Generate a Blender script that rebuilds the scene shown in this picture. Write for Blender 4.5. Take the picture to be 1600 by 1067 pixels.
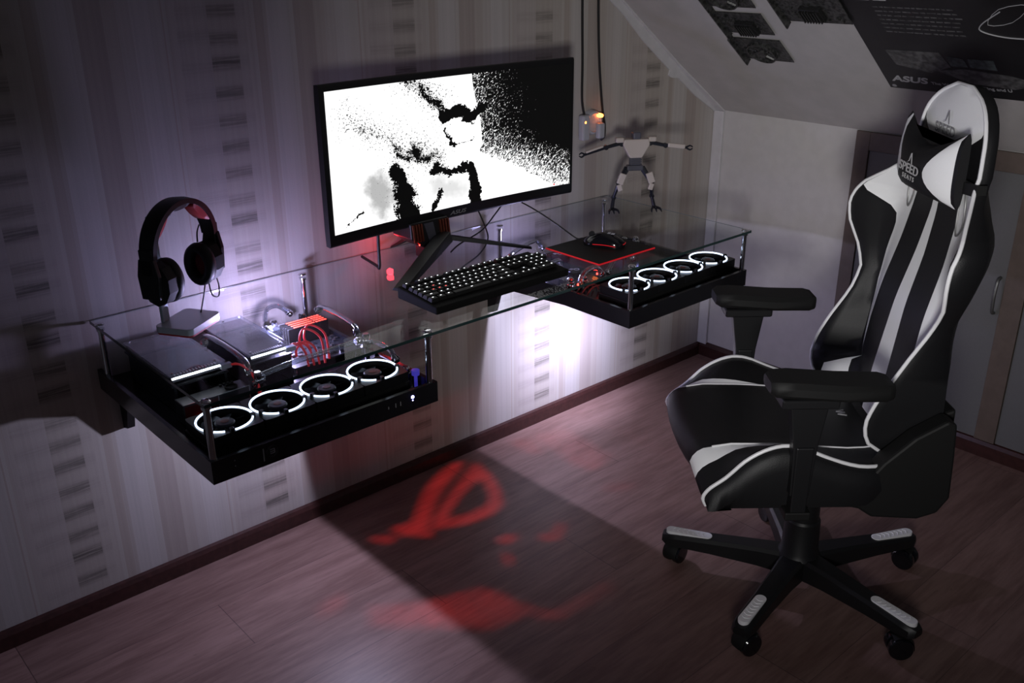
import bpy, bmesh, math, random
from mathutils import Vector, Matrix

random.seed(7)
for _o in list(bpy.data.objects):
    bpy.data.objects.remove(_o, do_unlink=True)
COL = bpy.context.scene.collection
SC = bpy.context.scene
PI = math.pi

# ------------------------------------------------------------------ camera
# origin: foot of the corner between the papered wall (y = 0) and the knee wall (x = 0)
cam_data = bpy.data.cameras.new('camera')
cam = bpy.data.objects.new('camera', cam_data)
COL.objects.link(cam)
cam_data.sensor_width = 36.0
cam_data.lens = 1493.84 / 1600 * 36.0
cam_data.clip_start = 0.05


def cam_rot(t, y, r):
    cy, sy = math.cos(y), math.sin(y)
    f = Vector((sy * math.cos(t), cy * math.cos(t), -math.sin(t)))
    rt = Vector((cy, -sy, 0))
    up = rt.cross(f)
    c, s = math.cos(r), math.sin(r)
    return c * rt + s * up, -s * rt + c * up, f


_r, _u, _f = cam_rot(math.radians(22.6218), math.radians(41.7218), math.radians(-0.342))
cam.matrix_world = Matrix(((_r.x, _u.x, -_f.x, -2.94188), (_r.y, _u.y, -_f.y, -2.16378),
                           (_r.z, _u.z, -_f.z, 1.54), (0, 0, 0, 1)))
SC.camera = cam

# ------------------------------------------------------------------ world, exposure, room light
SC.view_settings.view_transform = 'Standard'
SC.view_settings.look = 'None'
SC.view_settings.gamma = 1.0
SC.view_settings.use_curve_mapping = False
SC.view_settings.exposure = 0.0
world = bpy.data.worlds.new('world')
SC.world = world
world.use_nodes = True
world.node_tree.nodes['Background'].inputs[0].default_value = (0.72, 0.76, 0.92, 1)
world.node_tree.nodes['Background'].inputs[1].default_value = 0.042


def light(name, kind, loc, energy, color, size=0.1, size_y=None, target=None, spread=None, spot=None, blend=0.3):
    d = bpy.data.lights.new(name, kind)
    d.energy = energy
    d.color = color
    if kind == 'AREA':
        d.shape = 'RECTANGLE' if size_y else 'SQUARE'
        d.size = size
        if size_y:
            d.size_y = size_y
        if spread:
            d.spread = math.radians(spread)
    else:
        d.shadow_soft_size = size
        if kind == 'SPOT':
            d.spot_size = math.radians(spot)
            d.spot_blend = blend
    o = bpy.data.objects.new(name, d)
    COL.objects.link(o)
    o.location = loc
    if target is not None:
        o.rotation_euler = (Vector(target) - Vector(loc)).to_track_quat('-Z', 'Y').to_euler()
    return o


WHITE = (0.70, 0.69, 1.0)
LAV = (0.58, 0.52, 1.0)
# dim room light behind the photographer
light('room_lamp', 'AREA', (-2.92, -2.24, 1.10), 4.5, (1.0, 0.98, 0.97), 0.26, target=(0.0, -0.45, 1.0), spread=66)
# shaded lamps under the inner ends of the two trays
light('tray_lamp_near', 'SPOT', (-1.835, -0.26, 0.565), 11.0, WHITE, 0.010, target=(-2.825, -0.26, 0.445), spot=180, blend=0.06)
light('tray_lamp_far', 'SPOT', (-1.094, -0.24, 0.565), 6.8, WHITE, 0.007, target=(-0.110, -0.24, 0.389), spot=180, blend=0.04)
light('tray_strip_far', 'AREA', (-0.80, -0.30, 0.572), 2.8, WHITE, 0.36, 0.03, target=(-0.78, 0.0, 0.22), spread=66)
# the lit insides of the trays
light('case_light_near', 'POINT', (-1.925, -0.170, 0.692), 4.6, LAV, 0.02)
light('case_light_far', 'POINT', (-1.03, -0.15, 0.690), 1.0, LAV, 0.02)
# red projector in the monitor stand
light('logo_projector', 'SPOT', (-1.460, -0.150, 0.795), 26.0, (1.0, 0.03, 0.03), 0.0009, target=(-1.460, -0.150, 0), spot=140, blend=0.2)
light('stand_red_fill', 'POINT', (-1.53, -0.08, 0.79), 0.26, (1.0, 0.03, 0.05), 0.01)  # added point light, tints the wall near the stand with stray red


# ------------------------------------------------------------------ node helpers
class N:
    """small expression builder for shader maths"""
    def __init__(self, nt):
        self.nt = nt

    def node(self, t, **kw):
        n = self.nt.nodes.new(t)
        for k, v in kw.items():
            setattr(n, k, v)
        return n

    def _in(self, sock, v):
        if hasattr(v, 'is_output') or isinstance(v, bpy.types.NodeSocket):
            self.nt.links.new(v, sock)
        else:
            sock.default_value = v

    def m(self, op, a, b=None, c=None, clamp=False):
        n = self.node('ShaderNodeMath', operation=op, use_clamp=clamp)
        self._in(n.inputs[0], a)
        if b is not None:
            self._in(n.inputs[1], b)
        if c is not None:
            self._in(n.inputs[2], c)
        return n.outputs[0]

    def add(self, a, b): return self.m('ADD', a, b)
    def sub(self, a, b): return self.m('SUBTRACT', a, b)
    def mul(self, a, b): return self.m('MULTIPLY', a, b)
    def mx(self, a, b): return self.m('MAXIMUM', a, b)
    def mn(self, a, b): return self.m('MINIMUM', a, b)
    def lt(self, a, b): return self.m('LESS_THAN', a, b)
    def gt(self, a, b): return self.m('GREATER_THAN', a, b)

    def ss(self, v, a, b, o0=0.0, o1=1.0):
        n = self.node('ShaderNodeMapRange', interpolation_type='SMOOTHSTEP')
        self._in(n.inputs[0], v)
        for i, x in enumerate((a, b, o0, o1)):
            self._in(n.inputs[1 + i], x)
        return n.outputs[0]

    def coords(self, kind='Object'):
        tc = self.node('ShaderNodeTexCoord')
        s = self.node('ShaderNodeSeparateXYZ')
        self.nt.links.new(tc.outputs[kind], s.inputs[0])
        return tc.outputs[kind], s.outputs[0], s.outputs[1], s.outputs[2]

    def xyz(self, x, y, z):
        n = self.node('ShaderNodeCombineXYZ')
        for i, v in enumerate((x, y, z)):
            self._in(n.inputs[i], v)
        return n.outputs[0]

    def noise(self, vec, scale=5.0, detail=2.0, rough=0.5):
        n = self.node('ShaderNodeTexNoise')
        self._in(n.inputs['Vector'], vec)
        n.inputs['Scale'].default_value = scale
        n.inputs['Detail'].default_value = detail
        n.inputs['Roughness'].default_value = rough
        return n.outputs[0]

    def white(self, v):
        n = self.node('ShaderNodeTexWhiteNoise', noise_dimensions='1D')
        self._in(n.inputs['W'], v)
        return n.outputs[0]

    def mix(self, f, a, b):
        n = self.node('ShaderNodeMix', data_type='RGBA')
        self._in(n.inputs[0], f)
        self._in(n.inputs[6], a)
        self._in(n.inputs[7], b)
        return n.outputs[2]


MATS = {}


def mat(name, color=(0.5, 0.5, 0.5), rough=0.5, metal=0.0, emit=None, strength=0.0, bump=0.0, bscale=200.0,
        spec=0.5, var=0.0):
    if name in MATS:
        return MATS[name]
    m = bpy.data.materials.new(name)
    m.use_nodes = True
    nt = m.node_tree
    b = nt.nodes['Principled BSDF']
    b.inputs['Base Color'].default_value = (*color, 1)
    b.inputs['Roughness'].default_value = rough
    b.inputs['Metallic'].default_value = metal
    b.inputs['Specular IOR Level'].default_value = spec
    e = N(nt)
    vec, x, y, z = e.coords()
    ns = e.noise(vec, bscale, 3.0)
    # fine procedural variation of tone and gloss
    k = e.ss(ns, 0.3, 0.7, 1.0 - var, 1.0 + var)
    vm = e.node('ShaderNodeVectorMath', operation='SCALE')
    vm.inputs[0].default_value = color
    nt.links.new(k, vm.inputs['Scale'])
    nt.links.new(vm.outputs[0], b.inputs['Base Color'])
    if bump > 0:
        bp = e.node('ShaderNodeBump')
        bp.inputs['Strength'].default_value = bump
        bp.inputs['Distance'].default_value = 0.001
        nt.links.new(ns, bp.inputs['Height'])
        nt.links.new(bp.outputs[0], b.inputs['Normal'])
    if emit:
        b.inputs['Emission Color'].default_value = (*emit, 1)
        b.inputs['Emission Strength'].default_value = strength
    MATS[name] = m
    return m


def glass_mat(name, tint=(1, 1, 1), rough=0.0, boost=1.0, base=0.0):
    """thin clear sheet: passes light straight through, mirrors at grazing angles"""
    m = bpy.data.materials.new(name)
    m.use_nodes = True
    nt = m.node_tree
    nt.nodes.clear()
    e = N(nt)
    out = e.node('ShaderNodeOutputMaterial')
    tr = e.node('ShaderNodeBsdfTransparent')
    tr.inputs[0].default_value = (*tint, 1)
    gl = e.node('ShaderNodeBsdfGlossy')
    gl.inputs['Roughness'].default_value = rough
    ge = e.node('ShaderNodeNewGeometry')
    dp = e.node('ShaderNodeVectorMath', operation='DOT_PRODUCT')
    nt.links.new(ge.outputs['Normal'], dp.inputs[0])
    nt.links.new(ge.outputs['Incoming'], dp.inputs[1])
    cs = e.m('ABSOLUTE', dp.outputs['Value'])
    sch = e.add(0.04, e.mul(0.96, e.m('POWER', e.sub(1.0, cs), 5.0)))
    f = e.m('ADD', e.mul(sch, boost), base, clamp=True)
    mx = e.node('ShaderNodeMixShader')
    nt.links.new(f, mx.inputs[0])
    nt.links.new(tr.outputs[0], mx.inputs[1])
    nt.links.new(gl.outputs[0], mx.inputs[2])
    nt.links.new(mx.outputs[0], out.inputs[0])
    MATS[name] = m
    return m


# ------------------------------------------------------------------ mesh helpers
def nbm():
    return bmesh.new()


def add_box(bm, x0, x1, y0, y1, z0, z1, bevel=0.0, seg=2, mi=0, M=None):
    vs = [bm.verts.new((x, y, z)) for x in (x0, x1) for y in (y0, y1) for z in (z0, z1)]
    idx = [(0, 1, 3, 2), (4, 6, 7, 5), (0, 4, 5, 1), (2, 3, 7, 6), (0, 2, 6, 4), (1, 5, 7, 3)]
    fs = [bm.faces.new([vs[i] for i in f]) for f in idx]
    for f in fs:
        f.material_index = mi
    if bevel > 0:
        es = list({e for f in fs for e in f.edges})
        r = bmesh.ops.bevel(bm, geom=es, offset=bevel, segments=seg, profile=0.5, affect='EDGES', clamp_overlap=True)
        nv = {v for f in r['faces'] for v in f.verts} | {v for v in vs if v.is_valid}
        for f in r['faces']:
            f.material_index = mi
    else:
        nv = set(vs)
    if M is not None:
        for v in nv:
            v.co = M @ v.co
    return nv


def frame_from(d):
    d = Vector(d).normalized()
    a = Vector((0, 0, 1)) if abs(d.z) < 0.95 else Vector((1, 0, 0))
    u = d.cross(a).normalized()
    return u, u.cross(d).normalized() * 1.0


def add_cyl(bm, p0, p1, r0, r1=None, seg=16, caps=True, mi=0):
    r1 = r0 if r1 is None else r1
    p0, p1 = Vector(p0), Vector(p1)
    u, v = frame_from(p1 - p0)
    A, B = [], []
    for i in range(seg):
        a = 2 * PI * i / seg
        d = u * math.cos(a) + v * math.sin(a)
        A.append(bm.verts.new(p0 + d * r0))
        B.append(bm.verts.new(p1 + d * r1))
    for i in range(seg):
        j = (i + 1) % seg
        bm.faces.new((A[i], A[j], B[j], B[i])).material_index = mi
    if caps:
        bm.faces.new(A[::-1]).material_index = mi
        bm.faces.new(B).material_index = mi


def smooth_path(pts, n=6, closed=False):
    P = [Vector(p) for p in pts]
    if len(P) < 3 and not closed:
        return P
    out = []
    L = len(P)
    rng = range(L) if closed else range(L - 1)
    for i in rng:
        p0 = P[(i - 1) % L] if (closed or i > 0) else P[0]
        p1 = P[i]
        p2 = P[(i + 1) % L]
        p3 = P[(i + 2) % L] if (closed or i < L - 2) else P[-1]
        for k in range(n):
            t = k / n
            out.append(0.5 * ((2 * p1) + (-p0 + p2) * t + (2 * p0 - 5 * p1 + 4 * p2 - p3) * t * t
                              + (-p0 + 3 * p1 - 3 * p2 + p3) * t ** 3))
    if not closed:
        out.append(P[-1])
    return out


def add_tube(bm, pts, r, seg=8, smooth=6, closed=False, mi=0, flat=None, up=None, caps=True):
    """r a number or a list along the input points; flat scales the second axis"""
    P = smooth_path(pts, smooth, closed) if smooth > 1 else [Vector(p) for p in pts]
    n = len(P)
    rings = []
    prev = None
    for i in range(n):
        if closed:
            d = P[(i + 1) % n] - P[i - 1]
        else:
            d = P[min(i + 1, n - 1)] - P[max(i - 1, 0)]
        if d.length < 1e-9:
            d = Vector((0, 0, 1))
        d.normalize()
        if up is not None:
            v = Vector(up) - d * d.dot(Vector(up))
            v.normalize()
            u = d.cross(v).normalized()
        elif prev is None:
            u, v = frame_from(d)
        else:
            u = prev - d * prev.dot(d)
            u.normalize()
            v = u.cross(d) * 1.0
        prev = u
        rr = r
        if isinstance(r, (list, tuple)):
            t = i / (n - 1) * (len(r) - 1)
            k = min(int(t), len(r) - 2)
            rr = r[k] + (r[k + 1] - r[k]) * (t - k)
        fl = flat or 1.0
        rings.append([bm.verts.new(P[i] + u * math.cos(2 * PI * s / seg) * rr + v * math.sin(2 * PI * s / seg) * rr * fl)
                      for s in range(seg)])
    m = n if closed else n - 1
    for i in range(m):
        a, b = rings[i], rings[(i + 1) % n]
        for s in range(seg):
            t = (s + 1) % seg
            bm.faces.new((a[s], a[t], b[t], b[s])).material_index = mi
    if not closed and caps:
        bm.faces.new(rings[0][::-1]).material_index = mi
        bm.faces.new(rings[-1]).material_index = mi


def add_lathe(bm, prof, c=(0, 0, 0), axis='Z', seg=24, mi=0, M=None, caps=True):
    """prof: list of (radius, height)"""
    c = Vector(c)
    rings = []
    for r, h in prof:
        ring = []
        for i in range(seg):
            a = 2 * PI * i / seg
            p = Vector((r * math.cos(a), r * math.sin(a), h))
            if axis == 'Y':
                p = Vector((p.x, p.z, p.y))
            elif axis == 'X':
                p = Vector((p.z, p.x, p.y))
            if M is not None:
                p = M @ p
            ring.append(bm.verts.new(c + p))
        rings.append(ring)
    for a, b in zip(rings, rings[1:]):
        for i in range(seg):
            j = (i + 1) % seg
            bm.faces.new((a[i], a[j], b[j], b[i])).material_index = mi
    if caps:
        bm.faces.new(rings[0][::-1]).material_index = mi
        bm.faces.new(rings[-1]).material_index = mi


def add_prism(bm, poly, lo, hi, fn=None, mi=0):
    """extrude a 2-D outline; fn maps (a, b, h) to a point"""
    fn = fn or (lambda a, b, h: (a, b, h))
    A = [bm.verts.new(fn(a, b, lo)) for a, b in poly]
    B = [bm.verts.new(fn(a, b, hi)) for a, b in poly]
    n = len(poly)
    bm.faces.new(A[::-1]).material_index = mi
    bm.faces.new(B).material_index = mi
    for i in range(n):
        j = (i + 1) % n
        bm.faces.new((A[i], A[j], B[j], B[i])).material_index = mi


def add_grid(bm, rows, closed_u=False, mats=None, flip=False):
    """rows: list of rows of points"""
    V = [[bm.verts.new(p) for p in r] for r in rows]
    for i in range(len(V) - 1):
        n = len(V[i])
        for j in range(n if closed_u else n - 1):
            k = (j + 1) % n
            q = (V[i][j], V[i][k], V[i + 1][k], V[i + 1][j])
            if flip:
                q = q[::-1]
            try:
                f = bm.faces.new(q)
            except ValueError:
                continue
            if mats:
                f.material_index = mats(i, j)
    return V


def obj(name, bm, material, parent=None, smooth=False, bevel=0.0, subsurf=0):
    me = bpy.data.meshes.new(name)
    bmesh.ops.recalc_face_normals(bm, faces=bm.faces)
    bm.to_mesh(me)
    bm.free()
    for m in (material if isinstance(material, (list, tuple)) else [material]):
        me.materials.append(m)
    o = bpy.data.objects.new(name, me)
    COL.objects.link(o)
    if parent is not None:
        o.parent = parent
    if smooth:
        for p in me.polygons:
            p.use_smooth = True
        try:
            me.set_sharp_from_angle(angle=math.radians(smooth if smooth is not True else 40))
        except Exception:
            pass
    if bevel > 0:
        b = o.modifiers.new('bevel', 'BEVEL')
        b.width = bevel
        b.segments = 2
        b.limit_method = 'ANGLE'
    if subsurf:
        s = o.modifiers.new('subsurf', 'SUBSURF')
        s.levels = s.render_levels = subsurf
    return o


def thing(name, label, cat, loc=(0, 0, 0), rotz=0.0, group=None):
    o = bpy.data.objects.new(name, None)
    o.empty_display_size = 0.05
    COL.objects.link(o)
    o.location = loc
    o.rotation_euler = (0, 0, rotz)
    return tag(o, label, cat, group)


def tag(o, label, cat, group=None, kind=None):
    o['label'] = label
    o['category'] = cat
    if group:
        o['group'] = group
    if kind:
        o['kind'] = kind
    return o


def struct(name, bm, m, parent=None, **kw):
    o = obj(name, bm, m, parent, **kw)
    if parent is None:
        o['kind'] = 'structure'
    return o


def copy_tree(o, parent=None):
    c = o.copy()
    COL.objects.link(c)
    c.parent = parent
    for ch in list(o.children):
        copy_tree(ch, c)
    return c


def text_obj(name, body, size, material, parent, M, extrude=0.0004, align='CENTER', spacing=1.0, shear=0.0, bold=0.012):
    cu = bpy.data.curves.new(name, 'FONT')
    cu.body = body
    cu.size = size
    cu.extrude = extrude
    cu.align_x = align
    cu.offset = size * bold
    cu.space_character = spacing
    cu.shear = shear
    tmp = bpy.data.objects.new(name + '_source', cu)
    COL.objects.link(tmp)
    dg = bpy.context.evaluated_depsgraph_get()
    me = bpy.data.meshes.new_from_object(tmp.evaluated_get(dg))
    bpy.data.objects.remove(tmp, do_unlink=True)
    me.transform(M)
    me.materials.clear()
    me.materials.append(material)
    o = bpy.data.objects.new(name, me)
    COL.objects.link(o)
    o.parent = parent
    return o


def basis(origin, right, up):
    r, u = Vector(right).normalized(), Vector(up).normalized()
    n = r.cross(u)
    o = Vector(origin)
    return Matrix(((r.x, u.x, n.x, o.x), (r.y, u.y, n.y, o.y), (r.z, u.z, n.z, o.z), (0, 0, 0, 1)))


def lerp_table(t, tab):
    if t <= tab[0][0]:
        return tab[0][1]
    for (a, va), (b, vb) in zip(tab, tab[1:]):
        if t <= b:
            return va + (vb - va) * (t - a) / (b - a)
    return tab[-1][1]


def smooth_table(t, tab, w=0.02):
    return (lerp_table(t - w, tab) + 2 * lerp_table(t, tab) + lerp_table(t + w, tab)) / 4


# ------------------------------------------------------------------ shared materials
M_BLACK = mat('black_plastic', (0.008, 0.008, 0.009), 0.42, bump=0.15, bscale=900, spec=0.35)
M_MATTE = mat('matte_black', (0.006, 0.006, 0.006), 0.6, spec=0.3)
M_GLOSS = mat('gloss_black', (0.006, 0.006, 0.008), 0.12)
M_TRAY = mat('black_lacquer', (0.010, 0.010, 0.013), 0.22, var=0.1)
M_LEATHER = mat('black_leather', (0.008, 0.008, 0.009), 0.5, bump=0.35, bscale=500, spec=0.3)
M_WLEATHER = mat('white_leather', (0.90, 0.91, 0.92), 0.5, bump=0.3, bscale=500)
M_WPLASTIC = mat('white_plastic', (0.82, 0.82, 0.84), 0.4)
M_CHROME = mat('chrome', (0.75, 0.75, 0.78), 0.08, 1.0)
M_STEEL = mat('brushed_steel', (0.5, 0.5, 0.52), 0.3, 1.0, bump=0.1, bscale=300)
M_SILVER = mat('silver_plastic', (0.62, 0.64, 0.68), 0.3, 0.3)
M_RED = mat('red_plastic', (0.55, 0.015, 0.015), 0.4)
M_REDEDGE = mat('red_rubber_edge', (0.7, 0.01, 0.02), 0.4, emit=(1.0, 0.02, 0.03), strength=0.18)
M_COPPER = mat('copper_metal', (0.45, 0.13, 0.08), 0.35, 1.0)
M_LEDW = mat('white_led', (0.9, 0.95, 1), 0.4, emit=(0.62, 0.76, 1.0), strength=2.8)
M_LEDR = mat('red_led', (1, 0.1, 0.05), 0.4, emit=(1.0, 0.03, 0.02), strength=14.0)
M_LEDB = mat('blue_led', (0.2, 0.2, 1), 0.4, emit=(0.35, 0.35, 1.0), strength=25.0)
M_ORANGE = mat('orange_lamp', (1, 0.4, 0.1), 0.4, emit=(1.0, 0.22, 0.04), strength=9.0)
M_CABLE = mat('black_cable', (0.008, 0.008, 0.009), 0.45)
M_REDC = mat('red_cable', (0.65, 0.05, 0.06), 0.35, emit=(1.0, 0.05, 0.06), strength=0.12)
M_PCB = mat('dark_circuit_board', (0.022, 0.024, 0.028), 0.4, bump=0.6, bscale=260, var=0.4)
M_GREY = mat('grey_print', (0.26, 0.26, 0.27), 0.5)
GLASS = glass_mat('desk_glass', (0.95, 0.97, 0.96), 0.0, 0.30, 0.0)
ACRYL = glass_mat('clear_acrylic', (0.80, 0.84, 0.90), 0.05, 1.6, 0.05)
TUBE = glass_mat('clear_tube', (0.78, 0.82, 0.90), 0.08, 3.0, 0.20)

# ================================================================== THE ROOM
SL = 0.74            # the sloped ceiling climbs 0.74 m per metre towards -x
KNEE = 0.972


def wallpaper_mat():
    m = bpy.data.materials.new('striped_wallpaper')
    m.use_nodes = True
    nt = m.node_tree
    b = nt.nodes['Principled BSDF']
    b.inputs['Roughness'].default_value = 0.62
    b.inputs['Specular IOR Level'].default_value = 0.25
    e = N(nt)
    vec, x, y, z = e.coords()
    per = 0.5115
    xs = e.add(x, 2.446 + 4 * per)
    ph = e.m('MODULO', xs, per)                       # 0 at the left edge of a brushed column
    ph2 = e.mul(ph, 1 / per)
    ramp = e.node('ShaderNodeValToRGB')
    nt.links.new(ph2, ramp.inputs[0])
    cr = ramp.color_ramp
    cr.interpolation = 'CONSTANT'
    stops = [(0.0, (.375, .335, .30)), (.137, (.39, .352, .32)), (.21, (.405, .37, .34)), (.23, (.36, .315, .28)),
             (.27, (.39, .35, .32)), (.29, (.43, .40, .38)), (.40, (.41, .378, .352)), (.43, (.345, .30, .272)),
             (.50, (.33, .285, .26)), (.54, (.375, .335, .305)), (.60, (.40, .365, .34)), (.66, (.425, .395, .375)),
             (.74, (.405, .375, .35)), (.79, (.36, .31, .28)), (.80, (.41, .38, .352)), (.815, (.38, .34, .31)), (.83, (.39, .35, .325)),
             ]
    while len(cr.elements) < len(stops):
        cr.elements.new(0.5)
    for el, (p, c) in zip(cr.elements, stops):
        el.position = p
        el.color = (*c, 1)
    # fine vertical streaks
    st = e.noise(e.xyz(e.mul(x, 90), 0.0, e.mul(z, 0.6)), 1.0, 3.0, 0.6)
    stk = e.ss(st, 0.3, 0.7, 0.95, 1.04)
    # woven cross grain
    wv = e.noise(e.xyz(e.mul(x, 500), 0.0, e.mul(z, 500)), 1.0, 1.0)
    stk = e.mul(stk, e.ss(wv, 0.3, 0.7, 0.97, 1.03))
    # brushed blocks in the column
    blk = 0.0625
    zz = e.mul(z, 1 / blk)
    cell = e.m('FLOOR', zz)
    fz = e.sub(zz, cell)
    rnd = e.white(e.add(cell, e.m('FLOOR', e.mul(xs, 1 / per))))
    brush = e.noise(e.xyz(e.mul(x, 7), 3.0, e.mul(z, 210)), 1.0, 3.0, 0.65)
    core = e.ss(e.m('ABSOLUTE', e.sub(fz, e.add(0.36, e.mul(rnd, 0.28)))), 0.05, 0.40, 1.0, 0.0)
    dark = e.mul(core, e.ss(brush, 0.32, 0.6, 0.25, 1.0))
    dark = e.mul(dark, e.add(0.55, e.mul(rnd, 0.5)))
    incol = e.mul(e.gt(ph, 0.0005), e.lt(ph, 0.070))
    # lighter smear beside the column
    near = e.mx(e.mul(e.lt(ph, 0.095), 0.16), e.mul(e.gt(ph, per - 0.075), 0.22))
    amt = e.mul(dark, e.mx(incol, near))
    amt = e.mul(amt, 0.66)
    k = e.mul(stk, e.sub(1.0, amt))
    vm = e.node('ShaderNodeVectorMath', operation='SCALE')
    nt.links.new(ramp.outputs[0], vm.inputs[0])
    nt.links.new(k, vm.inputs['Scale'])
    nt.links.new(vm.outputs[0], b.inputs['Base Color'])
    bp = e.node('ShaderNodeBump')
    bp.inputs['Strength'].default_value = 0.25
    bp.inputs['Distance'].default_value = 0.001
    nt.links.new(st, bp.inputs['Height'])
    nt.links.new(bp.outputs[0], b.inputs['Normal'])
    return m


def floor_mat():
    m = bpy.data.materials.new('laminate_floor')
    m.use_nodes = True
    nt = m.node_tree
    b = nt.nodes['Principled BSDF']
    b.inputs['Roughness'].default_value = 0.42
    b.inputs['Specular IOR Level'].default_value = 0.35
    e = N(nt)
    vec, x, y, z = e.coords()
    w, L = 0.192, 1.285
    yr = e.mul(e.add(y, 0.577 + 0.192 * 30), 1 / w)
    row = e.m('FLOOR', yr)
    fy = e.sub(yr, row)
    xr = e.mul(e.add(e.add(x, 8.18), e.mul(e.m('MODULO', row, 3.0), 0.43)), 1 / L)
    colm = e.m('FLOOR', xr)
    fx = e.sub(xr, colm)
    rnd = e.white(e.add(e.mul(row, 7.31), colm))
    g1 = e.noise(e.xyz(e.mul(x, 3.0), e.mul(y, 26.0), rnd), 1.0, 5.0, 0.62)
    g2 = e.noise(e.xyz(e.mul(x, 12.0), e.mul(y, 120.0), rnd), 1.0, 3.0, 0.6)
    g = e.add(e.mul(g1, 0.65), e.mul(g2, 0.35))
    c = e.mix(e.ss(g, 0.30, 0.68), (0.145, 0.080, 0.068, 1), (0.250, 0.155, 0.136, 1))
    spots = e.ss(e.noise(e.xyz(e.mul(x, 22.0), e.mul(y, 90.0), 2.0), 1.0, 2.0, 0.5), 0.70, 0.78, 0.0, 0.5)
    c = e.mix(spots, c, (0.07, 0.05, 0.04, 1))
    tone = e.add(0.90, e.mul(rnd, 0.2))
    seam = e.mx(e.lt(fy, 0.006), e.lt(fx, 0.0014))
    k = e.mul(tone, e.sub(1.0, e.mul(seam, 0.62)))
    vm = e.node('ShaderNodeVectorMath', operation='SCALE')
    nt.links.new(c, vm.inputs[0])
    nt.links.new(k, vm.inputs['Scale'])
    nt.links.new(vm.outputs[0], b.inputs['Base Color'])
    bp = e.node('ShaderNodeBump')
    bp.inputs['Strength'].default_value = 0.15
    bp.inputs['Distance'].default_value = 0.001
    nt.links.new(g, bp.inputs['Height'])
    nt.links.new(bp.outputs[0], b.inputs['Normal'])
    return m


M_PAPER = wallpaper_mat()
M_FLOOR = floor_mat()
M_BOARD = mat('painted_board', (0.50, 0.485, 0.475), 0.6, bump=0.3, bscale=25, var=0.03, spec=0.3)
M_CEIL = mat('painted_slope', (0.43, 0.415, 0.405), 0.65, bump=0.4, bscale=14, var=0.04, spec=0.3)
M_TRIMW = mat('white_painted_trim', (0.54, 0.53, 0.54), 0.45, var=0.04, bscale=30)
M_SKIRT = mat('dark_wood_skirting', (0.040, 0.014, 0.012), 0.35, bump=0.3, bscale=60, var=0.2)
M_CUPFR = mat('brown_cupboard_frame', (0.105, 0.078, 0.064), 0.5, var=0.08, bscale=40)
M_CUPDOOR = mat('grey_cupboard_door', (0.12, 0.12, 0.122), 0.5, var=0.03)  # grey darkened to stand in for the light falling off on this side

bm = nbm()
add_box(bm, -3.6, 0.02, -3.6, 0.1, -0.05, 0.0)
struct('floor', bm, M_FLOOR)

# papered wall, its top cut along the roof slope
bm = nbm()
xt = -1.9
add_prism(bm, [(-3.6, -0.05), (0.0, -0.05), (0.0, KNEE), (xt, KNEE - SL * xt), (-3.6, KNEE - SL * xt)], 0.0, 0.1,
          lambda a, b_, h: (a, h, b_))
struct('wall_back', bm, M_PAPER)

# knee wall
bm = nbm()
add_box(bm, 0.0, 0.10, -3.6, 0.1, -0.05, KNEE)
struct('wall_right', bm, M_BOARD)

# sloped ceiling and the flat part above
bm = nbm()
add_prism(bm, [(0.1, KNEE - SL * 0.1), (0.1, KNEE - SL * 0.1 + .12), (xt, KNEE - SL * xt + .12), (-3.6, KNEE - SL * xt + .12),
               (-3.6, KNEE - SL * xt), (xt, KNEE - SL * xt)], -3.6, 0.1, lambda a, b_, h: (a, h, b_))
# keep the slope exactly on the knee line
struct('ceiling', bm, M_CEIL)

# skirting boards
def skirt_profile():
    return [(0.0, 0.0), (-0.014, 0.0), (-0.014, 0.036), (-0.009, 0.046), (0.0, 0.049)]


bm = nbm()
add_prism(bm, skirt_profile(), -3.6, 0.0, lambda a, b_, h: (h, a, b_))
struct('baseboard_back', bm, M_SKIRT)
bm = nbm()
add_prism(bm, skirt_profile(), -3.6, -0.014, lambda a, b_, h: (a, h, b_ * 1.15))
struct('baseboard_right', bm, M_SKIRT)

# narrow corner board and the cover strip that climbs the slope (its end is torn in a step)
bm = nbm()
add_box(bm, -0.012, 0.0, -0.043, 0.0, 0.05, KNEE - 0.002, 0.002)
struct('trim_1', bm, M_TRIMW)
bm = nbm()
c_, s_ = 1 / math.hypot(1, SL), SL / math.hypot(1, SL)


def slope_pt(d, below, y):
    """d metres up the slope from the knee line, 'below' metres under the slope surface"""
    return (-d * c_ - below * s_, y, KNEE + d * s_ - below * c_)


edge = [(0.0, 0.012), (0.15, 0.030), (0.27, 0.034), (0.30, 0.052), (0.32, 0.054), (0.325, 0.038), (0.5, 0.040), (0.64, 0.030), (0.8, 0.034), (1.6, 0.03)]
pts = [(d, 0.0) for d, _ in edge[::-1]] + edge
add_prism(bm, [(d, w) for d, w in [(0, 0), (1.6, 0)] + edge[::-1]], -0.006, -0.0005, lambda a, b_, h: slope_pt(a, b_, h))
add_prism(bm, [(0.0, -0.042), (0.0, 0), (1.6, 0), (1.6, -0.020), (0.6, -0.014), (0.3, -0.018)], 0.0005, 0.006, lambda a, b_, h: slope_pt(a, h, b_))
struct('trim_2', bm, M_TRIMW)

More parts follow.
